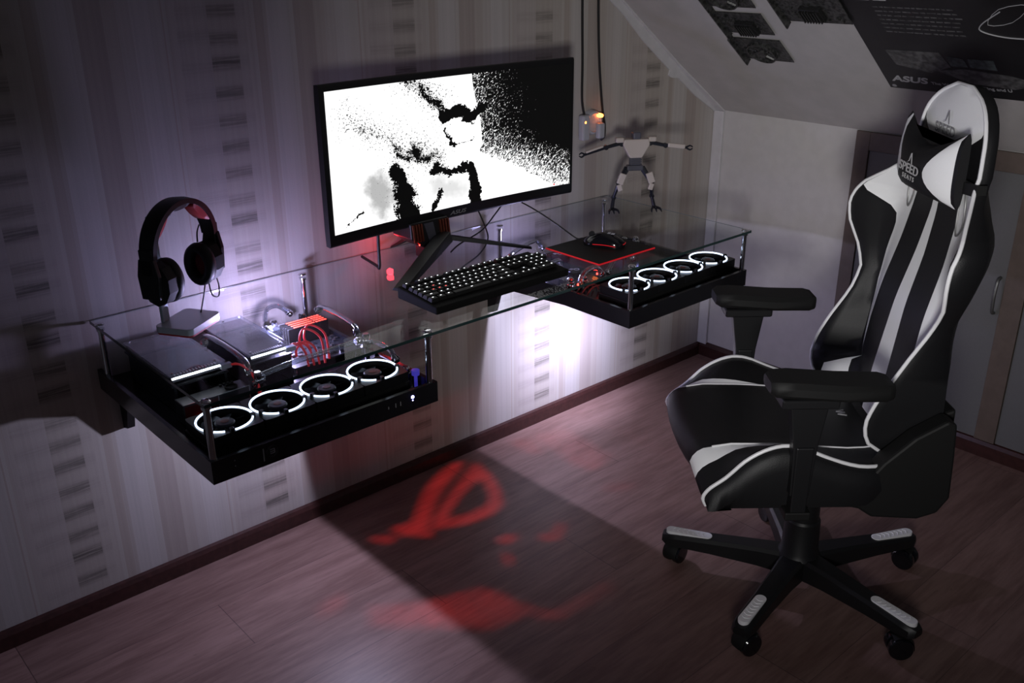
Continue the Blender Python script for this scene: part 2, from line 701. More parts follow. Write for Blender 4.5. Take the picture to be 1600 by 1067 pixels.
# cupboard in the knee wall: brown frame, grey sliding doors
bm = nbm()
T = 0.012
add_box(bm, -T, 0, -0.622, -0.573, 0.056, KNEE - 0.001)
add_box(bm, -T, 0, -3.2, -0.622, 0.912, KNEE - 0.001)
add_box(bm, -T, 0, -1.180, -1.117, 0.056, 0.912)
add_box(bm, -T, 0, -1.760, -1.70, 0.056, 0.912)
struct('trim_3', bm, M_CUPFR, bevel=0.0015)
for i, (y0, y1, hy) in enumerate(((-1.116, -0.623, -1.100), (-1.699, -1.181, -1.24))):
    bm = nbm()
    add_box(bm, -0.006, 0, y0, y1, 0.057, 0.911, 0.001)
    d = struct('door_%d' % (i + 1), bm, M_CUPDOOR)
    bm = nbm()
    add_tube(bm, [(-0.006, hy, 0.595), (-0.022, hy, 0.588), (-0.028, hy, 0.555), (-0.028, hy, 0.525), (-0.022, hy, 0.488), (-0.006, hy, 0.481)], 0.0055, 8, 4)
    obj('door_handle', bm, mat('dark_grey_metal', (.12, .12, .12), .45, .6), d, smooth=True)['label'] = 'curved grey metal pull handle'

# ================================================================== POSTER AND CIRCUIT BOARDS ON THE SLOPE
RIGHT = Vector((0, -1, 0))
UPS = Vector((-c_, 0, s_))
NRM = RIGHT.cross(UPS)


def on_slope(y, d, off=0.0):
    return Vector((-d * c_, y, KNEE + d * s_)) + NRM * off


M_POSTER = mat('black_poster_paper', (0.012, 0.012, 0.013), 0.35, var=0.3, bscale=6)
M_PRINT = mat('faded_grey_print', (0.40, 0.40, 0.41), 0.5)
M_PRINT2 = mat('dull_print', (0.075, 0.074, 0.075), 0.5, var=0.5, bscale=60)
M_PRINT3 = mat('dull_green_print', (0.06, 0.075, 0.075), 0.5, var=0.5, bscale=60)
P0 = on_slope(-0.786, 0.303)
pos = thing('poster', 'large black poster with white lettering fixed to the sloped ceiling above the chair', 'poster', P0)
MP = basis((0, 0, 0), RIGHT, UPS)
bm = nbm()
add_box(bm, 0, 0.95, 0, 0.62, 0.0, 0.002, M=MP)
obj('sheet', bm, M_POSTER, pos)


def pp(px, py):          # point in the poster, metres right and up
    return px, py


def psheet(name, poly, m):
    bm = nbm()
    add_prism(bm, poly, 0.002, 0.0026, lambda a, b_, h: MP @ Vector((a, b_, h)))
    return obj(name, bm, m, pos)


text_obj('brand_lettering', 'ASUS', 0.052, M_PRINT, pos, MP @ Matrix.Translation((0.020, 0.040, 0.0022)) @ Matrix.Diagonal((.86, 0.80, 1, 1)), align='LEFT', extrude=0.0003, shear=0.3, bold=.03)
text_obj('slogan_lettering', "The World's Best Selling and U", 0.026, M_PRINT, pos, MP @ Matrix.Translation((0.134, 0.040, 0.0022)) @ Matrix.Diagonal((0.66, 0.72, 1, 1)), align='LEFT', extrude=0.0003)
bm = nbm()
for r in range(7):                                   # unreadable paragraph
    x0 = 0.085 + 0.0 * r + (0 if r else 0.0)
    y = 0.395 - 0.018 * r
    x = x0
    while x < 0.29:
        w = random.uniform(0.008, 0.022)
        add_prism(bm, [(x, y), (x + w, y), (x + w, y + 0.005), (x, y + 0.005)], 0.002, 0.0024, lambda a, b_, h: MP @ Vector((a, b_, h)))
        x += w + 0.004
obj('paragraph_print', bm, M_PRINT2, pos)
bm = nbm()
for a0, a1 in ((0.05, 0.085), (0.095, 0.13)):
    add_prism(bm, [(a0, 0.425), (a1, 0.425), (a1, 0.435), (a0, 0.435)], 0.002, 0.0024, lambda a, b_, h: MP @ Vector((a, b_, h)))
obj('heading_print', bm, M_PRINT, pos)
psheet('picture_print', [(0.05, 0.20), (0.20, 0.205), (0.215, 0.14), (0.15, 0.10), (0.06, 0.13)], M_PRINT2)
psheet('picture_print', [(0.215, 0.145), (0.262, 0.145), (0.258, 0.185), (0.218, 0.19)], M_PRINT3)
psheet('picture_print', [(0.268, 0.145), (0.335, 0.14), (0.335, 0.185), (0.270, 0.185)], M_PRINT3)
psheet('picture_print', [(0.17, 0.115), (0.25, 0.135), (0.36, 0.12), (0.44, 0.09), (0.36, 0.055), (0.25, 0.065)], M_PRINT2)
bm = nbm()
add_tube(bm, [MP @ Vector(p) for p in ((0.40, 0.40, 0.003), (0.345, 0.345, 0.003), (0.34, 0.315, 0.003), (0.40, 0.295, 0.003), (0.50, 0.30, 0.003), (0.545, 0.315, 0.003))], 0.0016, 6, 6)
add_tube(bm, [MP @ Vector(p) for p in ((0.36, 0.345, 0.003), (0.40, 0.41, 0.003), (0.47, 0.43, 0.003), (0.42, 0.36, 0.003))], 0.0008, 5, 3, closed=True)
add_prism(bm, [(0.545, 0.338), (0.70, 0.332), (0.70, 0.340), (0.545, 0.347)], 0.002, 0.0026, lambda a, b_, h: MP @ Vector((a, b_, h)))
obj('line_drawing_print', bm, M_PRINT, pos)
bm = nbm()
add_lathe(bm, [(0.0001, 0.0035), (0.006, 0.003), (0.007, 0.002)], c=MP @ Vector((0.016, 0.012, 0)), M=MP.to_3x3().to_4x4(), seg=16)
obj('pin', bm, M_GREY, pos)

M_BOARDGREY = mat('old_board_grey', (0.05, 0.05, 0.048), 0.4, 0.3, bump=0.8, bscale=120, var=0.6)
M_BOARDDARK = mat('old_board_dark', (0.018, 0.018, 0.018), 0.35, var=0.4)


def wall_board(y0, y1, d0, d1, label, kind):
    """an old graphics card pinned flat on the slope; metal slot bracket on its left edge"""
    t = thing('graphics_card', label, 'circuit board', on_slope(y0, d0), 0, 'old circuit boards pinned to the sloped ceiling')
    W, H = y0 - y1, d1 - d0
    bm = nbm()
    add_box(bm, 0.006, W, 0.008, H, 0.006, 0.008, M=MP)
    obj('circuit_board', bm, M_BOARDGREY, t)
    bm = nbm()
    add_box(bm, 0, 0.005, -0.012, H + 0.008, 0.0, 0.022, 0.001, M=MP)
    add_box(bm, -0.010, 0.005, -0.012, 0.002, 0.0, 0.002, M=MP)
    obj('slot_bracket', bm, M_BOARDGREY, t)
    bm = nbm()
    rg = random.Random(int(abs(y0 * 1000)))
    for _ in range(26):
        x, y = rg.uniform(0.02, W - 0.02), rg.uniform(0.02, H - 0.012)
        sx, sy = rg.uniform(.003, .012), rg.uniform(.003, .009)
        add_box(bm, x - sx / 2, x + sx / 2, y - sy / 2, y + sy / 2, 0.008, 0.008 + rg.uniform(.002, .009), M=MP)
    o = obj('chips', bm, [M_BOARDGREY], t)
    o['kind'] = 'stuff'
    bm = nbm()
    if kind == 'fan':
        Mx = MP.to_3x3().to_4x4()
        cx, cy, R_ = W * 0.5, H * 0.48, min(W, H) * 0.40
        add_lathe(bm, [(R_, 0.008), (R_, 0.020), (R_ * .92, 0.020), (R_ * .9, 0.012), (R_ * .35, 0.012), (R_ * .33, 0.02), (0.001, 0.021)], c=MP @ Vector((cx, cy, 0)), M=Mx, seg=28)
        for k in range(9):
            a = 2 * PI * k / 9
            add_box(bm, R_ * .34, R_ * .88, -0.002, 0.002, 0.013, 0.018, M=MP @ Matrix.Translation((cx, cy, 0)) @ Matrix.Rotation(a, 4, 'Z') @ Matrix.Rotation(0.4, 4, 'X'))
        obj('cooling_fan', bm, M_BOARDGREY, t, smooth=True)
    else:
        add_box(bm, W * .38, W * .38 + 0.062, H * .18, H * .18 + 0.055, 0.008, 0.022, 0.001, M=MP)
        for k in range(7):
            add_box(bm, W * .38 + .003 + k * .0085, W * .38 + .006 + k * .0085, H * .18 + .003, H * .18 + .052, 0.022, 0.028, M=MP)
        obj('heatsink', bm, M_BOARDDARK, t)
    return t


wall_board(-0.338, -0.512, 0.392, 0.512, 'grey circuit board with a round fan, lowest of those pinned to the sloped ceiling', 'fan')
wall_board(-0.345, -0.512, 0.535, 0.645, 'circuit board with a square black heatsink, pinned just above the lowest board', 'sink')
wall_board(-0.345, -0.512, 0.668, 0.79, 'circuit board cut by the top edge, above the two boards in its column', 'fan')
wall_board(-0.585, -0.790, 0.615, 0.78, 'circuit board pinned on the slope next to the black poster corner', 'sink')

# ================================================================== DESK
ZG0, ZG1 = 0.742, 0.750          # glass
XL, XR, YF = -2.307, -0.585, -0.590
desk = thing('wall_desk', 'long floating glass desk with two black trays fixed to the papered wall', 'desk', (0, 0, 0))
bm = nbm()
add_box(bm, XL, XR, YF, -0.004, ZG0, ZG1, 0.0012)
o = obj('glass_top', bm, GLASS, desk)
o['label'] = 'clear glass desk top'
M_GEDGE = mat('glass_edge', (0.02, 0.045, 0.045), 0.15)
bm = nbm()
add_box(bm, XL, XR, YF - 0.0012, YF - 0.0002, ZG0 + .0005, ZG1 - .0005)
add_box(bm, XL - 0.0012, XL - 0.0002, YF, -0.004, ZG0 + .0005, ZG1 - .0005)
obj('polished_edge', bm, M_GEDGE, desk)['label'] = 'dark green polished glass edge'
bm = nbm()
add_box(bm, XR + 0.0002, XR + 0.0010, YF, -0.004, ZG1 - .0022, ZG1 - .0005)
add_box(bm, XL, XR, -.0038, -.003, ZG1 - .0022, ZG1 - .0005)
obj('polished_edge', bm, mat('pale_glass_edge', (.16, .18, .18), .2), desk)['label'] = 'pale thin glass edge'

TRAYS = ((-2.310, -1.765), (-1.116, -0.590))
TB, TF, TT = 0.579, 0.602, 0.628      # underside, inner floor, rim
for ti, (x0, x1) in enumerate(TRAYS):
    bm = nbm()
    add_box(bm, x0, x1, YF, -0.002, TB, TF)
    add_box(bm, x0, x0 + 0.010, YF, -0.002, TF, TT)
    add_box(bm, x1 - 0.010, x1, YF, -0.002, TF, TT)
    add_box(bm, x0 + 0.010, x1 - 0.010, YF, YF + 0.010, TF, TT)
    tray = obj('tray', bm, M_TRAY, desk)
    tray['label'] = ('black tray below the left end of the glass' if ti == 0 else 'black tray below the right end of the glass')
    bm = nbm()                                     # sloping glossy shelf in front of the fans
    add_prism(bm, [(YF + .010, .6021), (YF + .010, .624), (YF + .040, .606), (YF + .040, .6021)], x0 + .011, x1 - .011, lambda a, b_, h: (h, a, b_))
    obj('front_shelf', bm, M_GLOSS, tray)
    bm = nbm()
    xs_ = x1 - .070 if ti == 0 else x0 + .016
    add_box(bm, xs_ - .006, xs_ + .006, -0.34, -0.10, TB - 0.005, TB)
    obj('light_strip', bm, M_SILVER, tray)
    for bx in ((x0 + 0.045, x1 - 0.03) if ti == 0 else (x0 + .010, x1 - 0.05)):
        bm = nbm()                                 # tapered steel bracket under the tray
        add_prism(bm, [(0.0, 0.462), (-0.028, 0.470), (-0.050, 0.535), (-0.085, 0.560), (-0.34, 0.5785), (0.0, 0.5785)], bx - .009, bx + .009,
                  lambda a, b_, h: (h, a, b_))
        obj('wall_bracket', bm, M_MATTE, desk)

posts = [(-2.300, -0.580), (-1.780, -0.580), (-1.104, -0.580), (-0.602, -0.580), (-2.300, -0.045), (-1.780, -0.045), (-1.100, -0.045), (-0.640, -0.045)]
bm = nbm()
add_lathe(bm, [(0.0070, TF - .001), (0.0070, ZG0)], seg=16)
add_lathe(bm, [(0.0105, ZG1), (0.0105, ZG1 + .002), (0.0075, ZG1 + .0045), (0.001, ZG1 + .0055)], seg=20)
add_lathe(bm, [(0.0095, ZG0 - .006), (0.0095, ZG0)], seg=20)
add_lathe(bm, [(0.0095, TF), (0.0095, TF + .006)], seg=20)
p0 = obj('support_post', bm, M_CHROME, desk, smooth=30)
p0.location = (*posts[0], 0)
for px, py in posts[1:]:
    c = p0.copy()
    COL.objects.link(c)
    c.location = (px, py, 0)

# marks on the front of the near tray
TRAY0 = [c for c in desk.children if c.name.startswith('tray')][0]
FM = basis((0, YF - 0.0004, 0), (1, 0, 0), (0, 0, 1))
bm = nbm()
cx, cz = -2.182, 0.606
add_lathe(bm, [(0.0125, -.0003), (0.0125, .0004), (0.0100, .0004), (0.0100, -.0003)], c=(cx, YF - .0003, cz), axis='Y', seg=32, caps=False)
for zz in (0.6105, 0.6060, 0.6015):
    add_box(bm, cx - .005, cx + .005, YF - .0007, YF + .0001, zz - .0011, zz + .0011)
add_box(bm, cx + .004, cx + .0062, YF - .0007, YF + .0001, 0.6015, 0.6105)
add_box(bm, cx - .0205, cx - .0180, YF - .0007, YF + .0001, 0.590, 0.618)
obj('emblem', bm, M_GREY, TRAY0)['label'] = 'faint round emblem beside a bar'
bm = nbm()
for xx, h in ((-1.868, .005), (-1.881, .005), (-1.900, .003)):
    add_box(bm, xx - .0009, xx + .0009, YF - .0006, YF + .0001, .606 - h, .606 + h)
obj('front_mark', bm, M_GREY, TRAY0)['label'] = 'faint upright strokes'
bm = nbm()
add_lathe(bm, [(.0001, -.002), (.0030, -.0015), (.0038, 0)], c=(-1.835, YF, .6115), axis='Y', seg=16, caps=False)
obj('power_light', bm, M_LEDB, TRAY0)['label'] = 'glowing blue power light'
bm = nbm()
add_lathe(bm, [(.0001, -.001), (.0013, -.0005), (.0014, 0)], c=(-1.835, YF, .6035), axis='Y', seg=12, caps=False)
obj('power_light', bm, M_LEDB, TRAY0)
bm = nbm()
for xx, zz in ((-2.262, .615), (-2.262, .603)):
    add_lathe(bm, [(.0001, -.0006), (.0012, -.0004), (.0014, 0)], c=(xx, YF, zz), axis='Y', seg=12, caps=False)
obj('front_screw', bm, M_GREY, TRAY0)

# ================================================================== FANS
GF = 'lit fans in a row'


def make_fan(label, group):
    t = thing('cooling_fan', label, 'computer fan', (0, 0, 0), 0, group)
    bm = nbm()
    # square frame with a round bore
    n = 48
    rows = []
    S, R_ = 0.0595, 0.0535

    def sq(a):
        c, s = math.cos(a), math.sin(a)
        k = S / max(abs(c), abs(s))
        x, y = c * k, s * k
        lim = 0.053
        if abs(x) > lim and abs(y) > lim:         # rounded corners
            q = Vector((abs(x) - lim, abs(y) - lim))
            q = q.normalized() * 0.0065
            x, y = math.copysign(lim + q.x, x), math.copysign(lim + q.y, y)
        return x, y
    angs = [2 * PI * i / n for i in range(n)]
    for (mode, z) in (('s', 0.0), ('s', 0.023), ('r', 0.023), ('r', 0.0)):
        rows.append([(*sq(a), z) if mode == 's' else (R_ * math.cos(a), R_ * math.sin(a), z) for a in angs])
    add_grid(bm, rows + [rows[0]], closed_u=True)
    obj('frame', bm, M_BLACK, t, smooth=30)
    bm = nbm()                                     # rotor: hub with nine swept blades
    add_lathe(bm, [(.020, .003), (.0205, .018), (.018, .0205), (.0001, .021)], seg=28)
    for k in range(9):
        a0 = 2 * PI * k / 9
        rr = []
        for i in range(5):
            r = .0195 + (.050 - .0195) * i / 4
            row = []
            for j in range(4):
                a = a0 + 0.15 * i / 4 + 0.52 * j / 3
                row.append((r * math.cos(a), r * math.sin(a), .017 - .0035 * j - .0008 * i))
            rr.append(row)
        add_grid(bm, rr)
    obj('rotor', bm, mat('fan_blade', (.007, .007, .010), .35), t, smooth=40)
    bm = nbm()
    add_lathe(bm, [(.0001, .0216), (.0075, .0216), (.0085, .0212)], seg=24, caps=False)
    obj('hub_sticker', bm, mat('sticker_red', (.16, .03, .02), .5), t)['label'] = 'dull red hub sticker'
    for a0, a1 in ((-0.12 * PI, 1.13 * PI), (-0.52 * PI, -0.16 * PI), (1.17 * PI, 1.36 * PI)):
        bm = nbm()
        m_ = max(6, int((a1 - a0) / 0.12))
        add_tube(bm, [(.0560 * math.cos(a0 + (a1 - a0) * i / m_), .0560 * math.sin(a0 + (a1 - a0) * i / m_), .0250) for i in range(m_ + 1)], .0021, 8, 1)
        obj('light_ring', bm, M_LEDW, t, smooth=True)['label'] = 'glowing white arc of the light ring'
    for a in (-.14 * PI, -.56 * PI, 1.15 * PI):    # clips between the ring segments
        bm = nbm()
        add_box(bm, -.005, .005, -.004, .004, .023, .031, .001, M=Matrix.Translation((.0565 * math.cos(a), .0565 * math.sin(a), 0)) @ Matrix.Rotation(a, 4, 'Z'))
        obj('ring_clip', bm, M_BLACK, t)
    return t


lab0 = ['glowing ring fan at the left front corner post of the left tray', 'glowing ring fan, second from the left in the left tray',
        'glowing ring fan, third from the left in the left tray', 'glowing ring fan at the right end of the left tray row']
lab1 = ['glowing ring fan behind the front corner post of the right tray', 'glowing ring fan, second from the left in the right tray',
        'glowing ring fan, third from the left in the right tray', 'glowing ring fan at the far right end of the right tray']
f0 = make_fan(lab0[0], 'ring-lit fans in the left tray')
fans = []
for ti, xs in enumerate(((-2.184, -2.062, -1.942, -1.822), (-0.897, -0.790, -0.668, -0.548))):
    for i, x in enumerate(xs):
        x = (-2.228, -1.0045)[ti] + .1195 * i
        f = f0 if (ti == 0 and i == 0) else copy_tree(f0)
        f['label'] = (lab0, lab1)[ti][i]
        f['group'] = ('ring-lit fans in the left tray', 'ring-lit fans in the right tray')[ti]
        f.location = (x, -0.487, 0.6290)
# radiators under the fans
for ti, (x0, x1, lb) in enumerate(((-2.290, -1.808, 'long black radiator under the four lit fans of the left tray'),
                                   (-1.066, -0.602, 'long black radiator under the four lit fans of the right tray'))):
    t = thing('radiator', lb, 'radiator', ((x0 + x1) / 2, -.487, TF + .0002), 0)
    hw = (x1 - x0) / 2
    bm = nbm()
    for sy in (-1, 1):
        add_box(bm, -hw + .012, hw - .012, min(sy * .0585, sy * .052), max(sy * .0585, sy * .052), .001, .0262)
    for k in range(12):
        yy = -.050 + k * .009
        add_box(bm, -hw + .012, hw - .012, yy - .001, yy + .001, .003, .024)
    obj('core', bm, M_MATTE, t)
    for sx in (-1, 1):
        bm = nbm()
        add_box(bm, min(sx * hw, sx * (hw - .012)), max(sx * hw, sx * (hw - .012)), -.0585, .0585, .0, .0262, .002)
        obj('end_tank', bm, M_BLACK, t)

# ================================================================== COMPUTER PARTS IN THE LEFT TRAY
TBASE = TF


def fitting(bm, p, d, r=0.008, L=0.016):
    p = Vector(p)
    d = Vector(d).normalized()
    add_cyl(bm, p, p + d * L, r, seg=14)
    add_cyl(bm, p + d * L * .25, p + d * L * .6, r * 1.25, seg=12)


# motherboard on a raised plate
mb = thing('motherboard', 'black motherboard with cooling block lying in the left tray behind the fans', 'motherboard', (-1.866, -0.175, TBASE))
bm = nbm()
add_box(bm, -.091, .091, -.115, .125, 0.012, 0.016)
obj('circuit_board', bm, M_PCB, mb)
for sx in (-.084, .084):
    for sy in (-.105, .115):
        bm = nbm()
        add_cyl(bm, (sx, sy, 0), (sx, sy, .012), .004, seg=8)
        obj('standoff', bm, M_STEEL, mb)
rg = random.Random(3)
for i in range(5):
    bm = nbm()
    add_box(bm, -.090 + i * .022, -.072 + i * .022, .096, .122, .016, .034, .0015)
    obj('port_block', bm, M_SILVER, mb)
bm = nbm()
for i in range(46):
    x, y = rg.uniform(-.09, .088), rg.uniform(-.105, .09)
    s = rg.uniform(.002, .006)
    add_box(bm, x - s, x + s, y - s * .7, y + s * .7, .016, .016 + rg.uniform(.002, .008))
o = obj('components', bm, M_STEEL, mb)
o['kind'] = 'stuff'
bm = nbm()
add_box(bm, -.058, .000, .030, .086, .016, .030, .002)
add_box(bm, -.050, -.008, .038, .078, .030, .040, .003)
obj('cooling_block', bm, M_CHROME, mb)['label'] = 'bright metal cooling block'
bm = nbm()
add_box(bm, -.052, -.006, .036, .080, .0402, .048, .002)
obj('clear_lid', bm, ACRYL, mb)
for q in ((-.045, .075, .052), (-.012, .060, .050), (.004, .040, .034)):
    bm = nbm()
    add_lathe(bm, [(.0001, -.004), (.004, -.002), (.005, .001), (.003, .004), (.0001, .005)], c=q, seg=12, caps=False)
    obj('status_light', bm, mat('white_bulb', (.9, .9, 1), .4, emit=(.85, .88, 1.0), strength=7.0), mb)['label'] = 'bright white light'
for i in range(4):
    bm = nbm()
    add_box(bm, -.090, -.066, .020 + i * .018, .034 + i * .018, .016, .032, .001)
    obj('heat_sink', bm, M_SILVER, mb)

# four memory sticks with glowing slots
for i in range(4):
    m_ = thing('memory_stick', ['memory stick with glowing red slots, nearest the monitor', 'memory stick with glowing red slots, second from the rear',
                               'memory stick with glowing red slots, second from the fans', 'memory stick with glowing red slots, nearest the fans'][i],
               'memory stick', (-1.845, -0.128 - 0.0125 * i, TBASE + .016), 0, 'memory sticks on the motherboard')
    bm = nbm()
    add_box(bm, -.055, .058, -.0038, .0038, .0, .046, .001)
    obj('heat_spreader', bm, M_MATTE, m_)
    bm = nbm()
    add_box(bm, -.038, .020, -.0022, .0022, .0461, .0470)
    for k in range(4):
        add_box(bm, .025 + k * .008, .030 + k * .008, -.0030, .0030, .0461, .0470)
    obj('light_bar', bm, mat('red_glow_bar', (1, .1, .05), .4, emit=(1.0, .05, .03), strength=3.6), m_)['label'] = 'glowing red light bar'

# two graphics cards under clear cooling plates


def card(label, loc, w, d, z):
    t = thing('graphics_card', label, 'graphics card', loc, 0, 'water cooled graphics cards in the left tray')
    bm = nbm()
    add_box(bm, 0, w, -d, 0, z - .022, z - .018)
    add_box(bm, .01, .06, -d * .7, -d * .4, z - .018, z - .010, .001)
    add_box(bm, 0.004, .010, -d, -.01, .001, z - .022)
    add_box(bm, w - .010, w - .004, -d, -.01, .001, z - .022)
    obj('circuit_board', bm, M_PCB, t)
    bm = nbm()
    add_box(bm, .004, w - .004, -d + .004, -.004, z - .012, z - .002, .001)
    obj('cooling_plate', bm, mat('grey_cooling_plate', (.10, .10, .12), .25, .4, var=.1, bscale=8), t)
    bm = nbm()
    add_box(bm, 0, w, -d, 0, z - .0018, z + .004, .001)
    obj('clear_cover', bm, ACRYL, t)
    bm = nbm()
    add_box(bm, .002, w - .018, -d - .0025, -d - .0002, z - .003, z + .001)
    obj('light_strip', bm, mat('white_strip', (.9, .95, 1), .4, emit=(.85, .9, 1.0), strength=5.0), t)['label'] = 'glowing white edge strip'
    bm = nbm()
    add_box(bm, w - .017, w + .008, -d - .005, -d + .008, z - .012, z - .001, .001)
    obj('power_plug', bm, M_SILVER, t)
    bm = nbm()
    for k in range(14):
        add_box(bm, .010 + k * (w - .03) / 14, .013 + k * (w - .03) / 14, -d + .004, -d + .012, z + .0042, z + .0052)
    obj('contact_pins', bm, M_STEEL, t)
    for q in ((.010, -.010), (w - .010, -.010), (.010, -d + .016), (w - .02, -d + .02), (w * .5, -.012)):
        bm = nbm()
        add_lathe(bm, [(.0035, z + .004), (.003, z + .0062), (.0001, z + .0065)], c=(q[0], q[1], 0), seg=10)
        obj('screw', bm, M_CHROME, t)
    return t


card('left graphics card with clear cover and glowing white front edge', (-2.254, -0.038, TBASE), .130, .262, .085)
card('graphics card with glowing white front edge beside the motherboard', (-2.074, -0.060, TBASE), .105, .250, .085)

# power supply
ps = thing('power_supply', 'grey power supply box with red label panel in front of the left card', 'power supply', (-2.262, -0.322, TBASE))
bm = nbm()
add_box(bm, 0, .152, -.042, .0, 0, .048, .002)
obj('case', bm, mat('psu_grey', (.10, .10, .11), .35, .5), ps)
bm = nbm()
add_box(bm, .004, .078, -.0424, -.0405, .006, .042)
obj('label_panel', bm, mat('dark_red_panel', (.12, .01, .01), .4), ps)['label'] = 'dark red side panel'
bm = nbm()
for a, b_ in (((0, -.0435, .048), (.152, -.0435, .048)), ((.080, -.0435, .0), (.080, -.0435, .048)), ((.152, -.0435, .0), (.152, -.0435, .048))):
    add_cyl(bm, a, b_, .0009, seg=6)
obj('edge_trim', bm, M_SILVER, ps)
bm = nbm()
add_lathe(bm, [(.014, .0), (.014, .004), (.011, .004), (.010, .001)], c=(.118, -.026, .048), seg=24)
for k in range(4):
    add_box(bm, .100 + k * .009, .105 + k * .009, -.010, -.004, .048, .053)
obj('socket', bm, M_MATTE, ps)
bm = nbm()
add_box(bm, .030, .037, -.0442, -.0424, .010, .0125)
obj('status_light', bm, M_LEDR, ps)['label'] = 'glowing red status light'


def loop(label, pts, r=0.0065, group='clear coolant pipes in the trays', name='coolant_pipe', m=None, fit=True, smooth=4):
    t = thing(name, label, 'pipe', (0, 0, 0), 0, group)
    bm = nbm()
    add_tube(bm, pts, r, 12, smooth)
    obj('pipe', bm, m or TUBE, t, smooth=True)
    if fit:
        for (a, b_) in ((pts[0], pts[1]), (pts[-1], pts[-2])):
            bm = nbm()
            fitting(bm, a, Vector(b_) - Vector(a))
            obj('end_fitting', bm, M_CHROME, t, smooth=30)
    return t


ZP = 0.690
loop('clear pipe running between the two graphics cards', [(-2.090, -.100, ZP - .03), (-2.090, -.135, ZP), (-2.092, -.31, ZP), (-2.094, -.340, ZP - .030)])
loop('clear pipe along the right side of the motherboard', [(-1.783, -.110, ZP - .02), (-1.785, -.15, ZP), (-1.795, -.30, ZP), (-1.800, -.325, ZP - .02)])
loop('long clear pipe between the motherboard and the ring fans', [(-2.085, -.348, .655), (-2.0, -.346, .662), (-1.9, -.342, .662), (-1.80, -.338, .662)])
loop('short clear pipe angling to the right end of the left radiator', [(-1.80, -.345, .664), (-1.787, -.39, .666), (-1.787, -.44, .664), (-1.790, -.470, .645)], fit=True)
loop('clear pipe rising behind the cooling block', [(-1.92, -.09, .650), (-1.90, -.06, .684), (-1.86, -.045, .684), (-1.82, -.04, .650)])
# brass-like fittings in the corners
for i, (p, lb) in enumerate((((-1.790, -.345, .650), 'chrome pipe joint by the front post of the left tray'), ((-1.788, -.500, .614), 'chrome pipe joint over the right end of the left radiator'),
                             ((-2.080, -.350, .640), 'chrome pipe joint in front of the middle graphics card'), ((-1.88, -.055, .625), 'chrome pipe joint at the rear of the motherboard'),
                             ((-1.80, -.060, .625), 'chrome pipe joint beside the rear post of the left tray'))):
    t = thing('pipe_joint', lb, 'pipe joint', p, 0, 'chrome pipe joints')
    bm = nbm()
    add_box(bm, -.009, .009, -.009, .009, -.008, .012, .002)
    add_lathe(bm, [(.0085, .012), (.0095, .014), (.0095, .024), (.007, .028), (.003, .028)], seg=16)
    add_cyl(bm, (-.015, 0, .002), (.015, 0, .002), .0068, seg=12)
    obj('joint_body', bm, M_CHROME, t, smooth=30)
    bm = nbm()
    add_cyl(bm, (0, 0, -(p[2] - TBASE)), (0, 0, -.007), .0062, seg=12)
    obj('joint_foot', bm, M_STEEL, t, smooth=30)
# purple-lit caps
for p, lb in (((-1.868, -.118, TBASE), 'round purple cap behind the red memory sticks'), ((-1.785, -.535, TBASE), 'round purple cap beside the last ring fan of the left tray')):
    bm = nbm()
    add_lathe(bm, [(.004, 0), (.004, .030), (.009, .030), (.0095, .042), (.0001, .043)], c=p, seg=20)
    tag(obj('port_cap', bm, mat('purple_cap', (.05, .04, .30), .35, emit=(.10, .08, .9), strength=.25), None, smooth=30), lb, 'cap', 'purple caps')
# red power cables
for i, (x, y) in enumerate(((-1.925, -.300), (-1.912, -.303), (-1.899, -.306), (-1.886, -.300), (-1.865, -.285))):
    bm = nbm()
    if i < 3:
        pts = [(x, y, .618), (x - .006, y + .004, .660), (x - .022, y + .020, .676), (x - .040, y + .030, .660), (x - .042, y + .032, .640)]
    else:
        pts = [(x, y - .01, .618), (x + .010, y + .02, .672), (x - .012, y + .055, .690), (x - .030, y + .05, .665), (x - .020, y + .04, .630)]
    add_tube(bm, pts, .0028, 8, 5)
    tag(obj('power_cable', bm, M_REDC, None, smooth=True),
        ['red cable loop nearest the white card plug', 'second red cable loop from the white card plug', 'third red cable loop from the white card plug',
         'tall red cable loop in front of the memory sticks', 'tall red cable loop furthest right in front of the memory sticks'][i], 'cable', 'red power cables in the left tray')
bm = nbm()
for k in range(3):
    add_tube(bm, [(-2.118 + .004 * k, -.306, .683), (-2.10, -.322 - .004 * k, .680), (-2.085, -.345 - .004 * k, .650), (-2.088, -.368 - .003 * k, .606)], .0024, 8, 5)
tag(obj('power_cable', bm, M_REDC, None, smooth=True), 'bundle of red wires dropping from the left card plug', 'cable', 'red power cables in the left tray')
# black pump between the cards and the fans
t = thing('water_pump', 'round black pump beside the grey power supply', 'pump', (-2.095, -.345, TBASE), 0)
t.location = (-2.072, -.325, TBASE)
bm = nbm()
add_lathe(bm, [(.020, 0), (.020, .020), (.018, .024), (.018, .036), (.0001, .037)], seg=28)
obj('pump_body', bm, M_MATTE, t, smooth=30)
bm = nbm()
add_box(bm, .003, .019, -.008, .008, .036, .045, .001)
obj('pump_plug', bm, M_SILVER, t)

